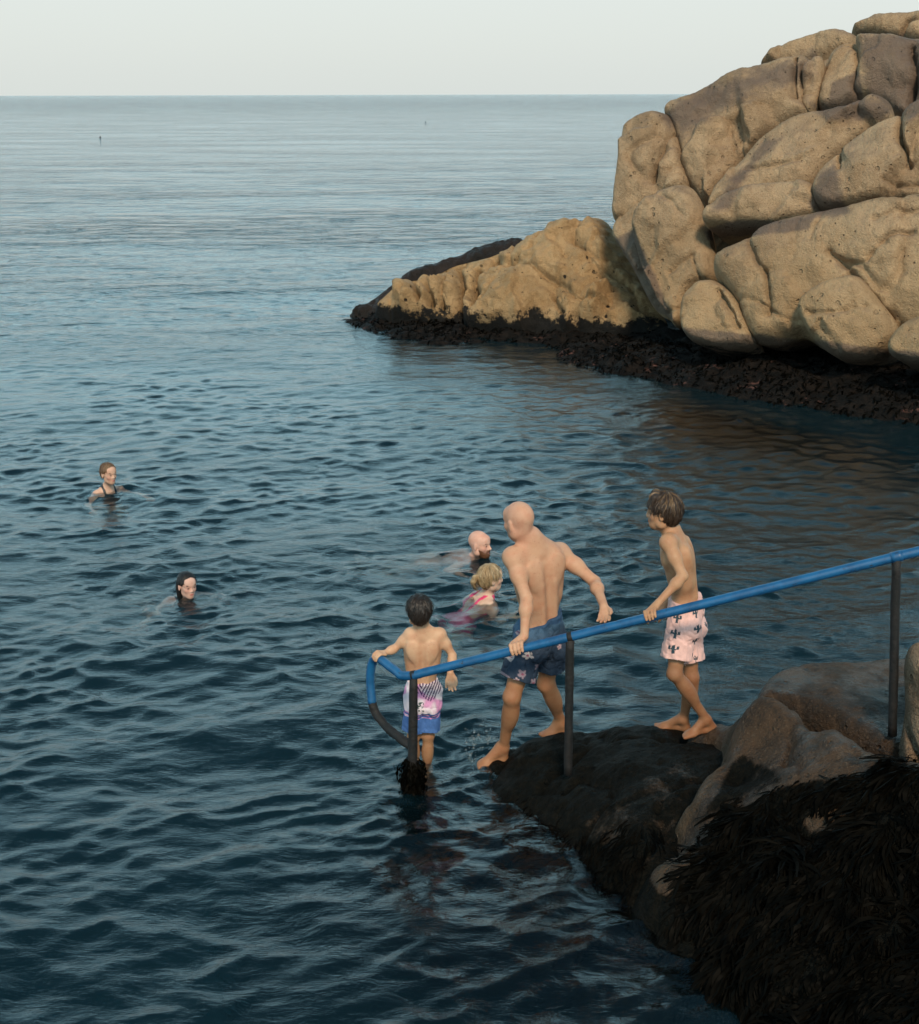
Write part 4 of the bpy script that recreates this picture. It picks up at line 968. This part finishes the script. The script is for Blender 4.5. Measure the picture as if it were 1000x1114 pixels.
shorts(man, TBm, s, pel, Lh, Rh, Lk, Rk, wst, nrm(up * 1 + np.array((-.28, 0, 0))), floral, .62, 1.2, .005, 1)

# teenage boy
s = .83; B = person((.42, .235, .13), (.05, .03, .02)); B.nose = .6; dy = .10
pel, nk, hc = P(746, 664, 7.22 + dy), P(731, 582, 7.2 + dy), P(721, 557, 7.18 + dy)
Ls, Rs = P(727, 590, 7.07 + dy), P(730, 588, 7.36 + dy); Lh, Rh = P(741, 681, 7.14 + dy), P(748, 681, 7.3 + dy)
TBm = Sdf(); R_, M_ = torso(TBm, s, pel, nk, Ls, Rs, Lh, Rh, .8, mid=P(743, 622, 7.2 + dy)); B.pr += TBm.pr
HR, HL = head(B, hc, (-.95, .30, -.12), .218); neck(B, s, nk, hc, .218, HR, .052)
g = on_rail(709); Le, Lw = P(743, 627, 7.06), P(717, 655, 6.99)
arm(B, s, Ls, Le, Lw, .92); grip(B, s * 1.08, Lw, g, RD, RAIL_R, (-.1, -1, -.2), 1)
Re, Rw = P(737, 628, 7.48), P(726, 655, 7.40); arm(B, s, Rs, Re, Rw, .9); open_hand(B, s, Rw, (-.5, -.2, -.6), (.3, .6, 0), .5, -1)
Lk, La = P(734, 733, 7.19), P(769, 783, 7.27); lh, lt = P(777, 796, 7.29), P(741, 805, 7.215)
Rk, Ra = P(752, 736, 7.36), P(744, 782, 7.42); rh, rt = P(749, 796, 7.43), P(711, 789.5, 7.49)
lt[2] = lh[2]; rt[2] = rh[2]
bk = np.array((.95, -.3, 0)); leg(B, s, Lh, Lk, La, bk, .95); leg(B, s, Rh, Rk, Ra, bk, .95); foot(B, s * 1.05, La, lh, lt); B.footside = -1; foot(B, s * 1.05, Ra, rh, rt)
SOLES += [lh, lt, rh, rt]
def tan2(V, col):
    w = smooth(-V[:, 2], -1.0, -.78)[:, None]; return col * (1 - w) + np.array((.28, .135, .068)) * w
teen = skin_mesh(B, 'boy with brown streaked hair in pale pink cactus print shorts, holding the rail', .005, tan2)
hair(HL, HR, .218, teen, (.035, .02, .012), .0038, -.33, .03, .03, streak=(.16, .095, .045), tex=.016, bang=True)
up = nrm(nk - pel); wst = P(744, 651, 7.2 + dy)
ctr = np.array(pel)
def cactus(V):
    c = np.tile(np.array((.74, .44, .385)), (len(V), 1)); d = V - ctr
    a = np.arctan2(d[:, 0] * .95 + d[:, 1] * .3, -(d[:, 1] * .95 - d[:, 0] * .3)); x = a * .115; z = d @ up; row = np.floor((z + 1) / .082); z = (z + 1) % .082 - .041
    x = (x + row * .0 + .045) % .09 - .045; ink = (np.abs(x) < .0055) & (np.abs(z) < .024)
    for sg, zz0 in ((1, -.002), (-1, .004)):
        ink |= (np.abs(z - zz0) < .004) & (x * sg > 0) & (x * sg < .015); ink |= (np.abs(x - sg * .0145) < .0042) & (z > zz0 - .004) & (z < zz0 + .015)
    c[ink & (row < np.floor((.12 + 1) / .082))] = (.02, .045, .06); return c
shorts(teen, TBm, s, pel, Lh, Rh, Lk, Rk, wst, nrm(up + np.array((.22, 0, 0))), cactus, .66, 1.6, .0045, 2)

# small boy
s = .71; B = person((.56, .345, .215), (.05, .03, .02)); B.nose = .6
pel, nk, hc = P(460, 756, 7.57), P(459, 684, 7.53), P(456, 665, 7.5)
Ls, Rs = P(446.5, 690, 7.53), P(479, 690, 7.54); Lh, Rh = P(453, 764, 7.56), P(468, 764, 7.57)
TBm = Sdf(); R_, M_ = torso(TBm, s, pel, nk, Ls, Rs, Lh, Rh, .8); B.pr += TBm.pr
HR, HL = head(B, hc, (-.15, .97, -.2), .198); neck(B, s, nk, hc, .198, HR, .05)
g = lerp(A, R1, .05); Le, Lw = P(429, 706, 7.53), P(417, 711, 7.47)
arm(B, s, Ls, Le, Lw, .85); grip(B, s * 1.1, Lw, g, nrm(A - R1), RAIL_R, (-.5, -.8, -.1), -1)
Re, Rw = P(492.5, 713, 7.53), P(490, 731, 7.45); arm(B, s, Rs, Re, Rw, .85); open_hand(B, s * 1.1, Rw, (-.02, -.1, -1), (.1, -1, 0), .8, 1)
Lk, La = P(450, 801, 7.55), P(451, 852, 7.62); Rk, Ra = P(466, 800, 7.56), P(464, 852, 7.62)
bk = np.array((.1, -1, 0)); leg(B, s, Lh, Lk, La, bk, .95); leg(B, s, Rh, Rk, Ra, bk, .95)
for an in (La, Ra): h_ = an + (0, -.03, -.07); foot(B, s, an, h_, h_ + (-.02, .16, 0))
def tan3(V, col):
    w = smooth(-V[:, 2], -.5, -.3)[:, None]; return col * (1 - w) + np.array((.36, .19, .10)) * w
boy = skin_mesh(B, 'small dark haired boy in pink and blue shorts standing at the rail end', .005, tan3)
hair(HL, HR, .198, boy, (.018, .012, .009), .0038, -.34, .0, .025, tex=.012)
up = nrm(nk - pel); wst = P(460, 739, 7.55); ctr2 = np.array(pel)
def stripes(V):
    d = V - ctr2; z = d @ up; x = d[:, 0]; zt = (wst - ctr2) @ up; h = (zt - z)
    c = np.tile(np.array((.74, .62, .66)), (len(V), 1)); w = smooth(fbm(V * 9, 2), -.1, .25)[:, None]; c = c * (1 - w) + np.array((.62, .27, .46)) * w
    dk = (h < .075 + .03 * np.sin(x * 30)) & (np.sin((x - .02) * 330 + np.sign(x) * h * 160) > .1) & (x > -.03); c[dk] = (.055, .012, .075)
    low = h > .19; bl = np.sin(h * 260 + x * 18) ; c[low & (bl > -.2)] = (.05, .12, .36); c[low & (bl < -.55)] = (.62, .22, .42); c[low & (h > .235)] = (.05, .13, .34)
    tr = (np.abs(d[:, 0] + .02) < .03) & (np.abs(h - .14) < .03) & (fbm(V * 60, 2) > .05); c[tr] = (.03, .06, .05)
    return c
shorts(boy, TBm, s, pel, Lh, Rh, Lk, Rk, wst, up, stripes, .80, 1.2, .0045, 3)

# ------------------------------------------------------------------ swimmers
def swimmer(label, skin, hc, H, hf, nb_, yaw, pitch, roll, s, pose, fem=1.0, vox=.0065, brow=(.1, .06, .04), lips=(.45, .15, .13), hup=(0, 0, 1), extra=None):
    """pose in the chest's own axes (x to the person's right, y forward, z up), origin at the neck base"""
    B = person(skin, brow, lips); B.nose = 1 - .4 * fem
    Rb = np.array(Matrix.Rotation(yaw, 3, 'Z') @ Matrix.Rotation(pitch, 3, 'X') @ Matrix.Rotation(roll, 3, 'Y'))
    T = lambda *p: nb_ + Rb @ (np.array(p, float) * s)
    pel = T(0, 0, -.50); Ls, Rs = T(-.17 + .022 * fem, 0, -.05), T(.17 - .022 * fem, 0, -.05); Lh, Rh = T(-.085, 0, -.56), T(.085, 0, -.56)
    Tb = Sdf(); R_, M_ = torso(Tb, s, pel, nb_, Ls, Rs, Lh, Rh, .5, fem); B.pr += Tb.pr
    HR, HL = head(B, hc, hf, H, hup, jaw=1 - .13 * fem, fem=fem); neck(B, s, nb_, hc, H, HR, .052 - .009 * fem)
    g = .92 - .15 * fem
    for sg, sh in ((-1, Ls), (1, Rs)):
        q = pose['L' if sg < 0 else 'R']; el, wr = T(*q[0]), T(*q[1]); arm(B, s, sh, el, wr, g)
        open_hand(B, s * .95, wr, wr - el, Rb @ np.array((0, 0, -1.0)), .4, sg)
    for sg, h_ in ((-1, Lh), (1, Rh)):
        q = pose['l' if sg < 0 else 'r']; kn, an = T(*q[0]), T(*q[1]); leg(B, s, h_, kn, an, Rb @ np.array((0, -1.0, 0)), .95)
        d = nrm(an - kn); foot(B, s, an, an + d * .03 - Rb[:, 1] * .03, an + d * .1 + Rb[:, 1] * .16)
    o = skin_mesh(B, label, vox, extra); tag(o, group='swimmers in the water')
    return o, Tb, T, Rb, HR, HL, s
def suit(parent, Tb, T, Rb, s, col, top=-.17, strap=.075, back=-.12, vox=.006, name='swimsuit', strap_w=.014):
    lo, n, ax = Tb.grid(vox); D = Tb.eval(ax, vox, .01) - .006 * s; X, Y, Z = mesh_axes(ax); p = (np.stack((X, Y, Z), -1) - T(0, 0, 0)) @ Rb / s
    lim = np.where(p[..., 1] > 0, top - .25 * np.abs(p[..., 0]) + .04, back)
    body = (p[..., 2] - lim) * s; st = np.maximum((np.abs(np.abs(p[..., 0]) - strap) - strap_w) * s, body * 0 + (-.35 - p[..., 2]) * s)
    D = np.maximum(D, np.minimum(body, st)); D = np.maximum(D, (-.60 - p[..., 2]) * s)
    return part_mesh(name, D, lo, vox, M_WETC, parent, lambda V: np.tile(np.array(col), (len(V), 1)))
pi = math.pi
TREAD = {'L': ((-.32, .10, -.26), (-.34, .32, -.22)), 'R': ((.32, .10, -.26), (.34, .32, -.22)), 'l': ((-.12, .2, -.93), (-.12, -.05, -1.3)), 'r': ((.12, .12, -.96), (.12, -.15, -1.3))}
# woman, far left: faces the camera's right
hc = P(118.5, 515.5, 13.52); nb_ = P(117.5, 532, 13.6); yaw = math.atan2(-.75, .62) - pi / 2
w1, Tb, T, Rb, HR, HL, s_ = swimmer('woman with light brown hair and black swimsuit straps, swimming farthest from the rocks', (.58, .36, .26), hc, .228, (.70, -.66, -.05), nb_, yaw, -.12, 0, .88, TREAD)
suit(w1, Tb, T, Rb, s_, (.008, .008, .01), -.09, .07)
hair(HL, HR, .228, w1, (.115, .062, .032), .005, -.2, -.05, .0, streak=(.2, .12, .06), tex=.010, slen=.45)
# girl with dark hair
hc = P(204, 637, 10.5); nb_ = P(201.5, 657, 10.6); yaw = math.atan2(-.7, .7) - pi / 2
w2, Tb, T, Rb, HR, HL, s_ = swimmer('smiling woman with wet dark hair, only her head and neck above the water', (.60, .37, .29), hc, .222, (.58, -.80, .22), nb_, yaw, -.85, .1, .86,
   {'L': ((-.30, .05, -.26), (-.42, .25, -.30)), 'R': ((.30, .12, -.26), (.42, .3, -.26)), 'l': ((-.12, .1, -.95), (-.12, -.1, -1.35)), 'r': ((.12, .1, -.95), (.12, -.1, -1.35))}, brow=(.02, .012, .01))
suit(w2, Tb, T, Rb, s_, (.012, .012, .022), -.10, .08, -.06)
def long_hair(B):
    R, L, H = HR, HL, .222
    for x in (-.2, 0, .2): B.cone(L(x, -.26, -.1), L(x * 1.1, -.3, -.62), .15 * H, .09 * H, .1 * H)
hair(HL, HR, .222, w2, (.010, .007, .006), .005, None, .0, .0, extra=long_hair, tex=.007, nst=300, slen=.7)
# bearded man
hc = P(522.5, 592, 11.53); nb_ = P(516, 610, 11.62); yaw = math.atan2(-.35, .93) - pi / 2
m3, Tb, T, Rb, HR, HL, s_ = swimmer('bald man with a reddish brown beard swimming behind the blonde woman', (.62, .36, .27), hc, .245, (.86, -.50, -.02), nb_, yaw, -.98, 0, 1.0,
   {'L': ((-.30, .12, -.10), (-.28, .33, .1)), 'R': ((.33, .02, -.16), (.42, .22, .06)), 'l': ((-.12, .05, -.98), (-.14, -.1, -1.4)), 'r': ((.12, .1, -.98), (.14, -.05, -1.4))}, 0.0, brow=(.12, .06, .035))
Bd = Sdf(); H = .245; e = lambda p, r, k, op: Bd.ell(HL(*p), np.array(r) * H, HR, k * H, op)
e((0, .11, -.17), (.265, .27, .36), .02, '+'); e((0, .22, -.38), (.165, .165, .15), .1, '+'); e((0, .32, -.21), (.15, .09, .06), .04, '+')
e((0, .13, .15), (.5, .42, .31), .05, '-'); e((0, .385, -.268), (.085, .06, .024), .02, '-'); e((0, -.28, -.1), (.5, .26, .6), .05, '-')
for sg in (-1, 1): e((sg * .2, .32, -.10), (.13, .12, .13), .04, '-')
lo, n, ax = Bd.grid(.005); D = Bd.eval(ax, .005); X, Y, Z = mesh_axes(ax); D = D + .004 * fbm(np.stack((X, Y, Z), -1).reshape(-1, 3) * 45, 2).reshape(D.shape)
part_mesh('beard', D, lo, .005, M_HAIR, m3, lambda V: np.tile(np.array((.13, .052, .024)), (len(V), 1)))
# blonde woman seen from behind
hc = P(534.5, 629, 10.43); nb_ = P(529.5, 650, 10.48); yaw = math.atan2(.42, .9) - pi / 2
w4, Tb, T, Rb, HR, HL, s_ = swimmer('blonde woman with a ponytail and pink swimsuit, seen from behind beside the bearded man', (.60, .40, .30), hc, .238, (.93, .30, .06), nb_, yaw, -.62, .0, .93,
   {'L': ((-.30, .18, -.12), (-.18, .42, -.02)), 'R': ((.27, .08, -.24), (.30, .33, -.05)), 'l': ((-.12, .2, -.93), (-.12, .0, -1.3)), 'r': ((.12, .2, -.93), (.12, .0, -1.3))})
suit(w4, Tb, T, Rb, s_, (.62, .035, .12), -.13, .07, -.30, strap_w=.017)
def tail(B):
    H = .238; L = HL
    B.chain([L(0, -.46, .12), L(0, -.60, .10), L(0, -.66, -.06), L(0, -.60, -.30)], [.06 * H, .10 * H, .10 * H, .035 * H], .04 * H)
hw = hair(HL, HR, .238, w4, (.34, .23, .12), .005, None, .02, .01, extra=tail, streak=(.52, .40, .25), tex=.010)
obj('hair_tie', *tube([HL(0, -.46, .125), HL(0, -.50, .12)], .075 * .238, 14), new_mat('pink_band')[0], hw)
bpy.data.materials['pink_band'].node_tree.nodes['Principled BSDF'].inputs['Base Color'].default_value = (.4, .03, .16, 1)

# far off specks on the water
for (u, v, d_, lab) in ((109, 150, .14, 'small dark marker float far out on the open sea, left side'), (463, 133, .13, 'small dark marker float far out on the sea, straight above the spur tip')):
    c = PZ(u, v, 0); a = np.linspace(-1, 1, 12)[:, None]; pr = np.sqrt(np.maximum(0.02, 1 - a[:, 0] ** 2)) * d_ * .55; pr[-3:] = np.maximum(pr[-3:], .05)
    pth = c + np.hstack((a * 0, a * 0, a * d_ * .6 + .04))
    Vb = tube(pth, pr, 14); St = tube(np.array((c + (0, 0, d_ * .6), c + (.02, 0, d_ * 1.5))), .035, 8)
    mm, nt, b, out = new_mat('dark_float'); b.inputs['Base Color'].default_value = (.03, .025, .03, 1); b.inputs['Roughness'].default_value = .5
    f = obj('marker_float', *Vb, mm); obj('mast', *St, mm, f); tag(f, lab, 'float', 'floats far out at sea')

# bubbles churned up where the man steps in
c = 90; bu = rng.uniform(0, 1, (c, 2)); bp = np.array([PZ(506 + 40 * a, 790 + 32 * b + 8 * math.sin(a * 9), .012) for a, b in bu]); bp[:, 2] += rng.uniform(-.01, .012, c)
br = rng.uniform(.003, .011, c) * rng.uniform(.4, 1, c)
th, ph = np.meshgrid(np.linspace(0, 2 * pi, 8, endpoint=False), np.linspace(.25, pi - .25, 5)); un = np.stack((np.cos(th) * np.sin(ph), np.sin(th) * np.sin(ph), np.cos(ph)), -1).reshape(-1, 3)
i = np.arange(4)[:, None] * 8; j = np.arange(8)[None]; k_ = (j + 1) % 8; q = np.stack((i + j, i + 8 + j, i + 8 + k_, i + k_), -1).reshape(-1, 4)
V = (bp[:, None] + br[:, None, None] * un[None]).reshape(-1, 3); F = (q[None] + (np.arange(c) * 40)[:, None, None]).reshape(-1, 4)
m, nt, b, out = new_mat('bubble'); b.inputs['Base Color'].default_value = (.75, .8, .8, 1); b.inputs['Roughness'].default_value = .1; b.inputs['Transmission Weight'].default_value = .92; b.inputs['IOR'].default_value = 1.2
tag(obj('foam', V, F, m), 'small bubbles on the dark water by the foot of the bald man', 'foam', kind='stuff')
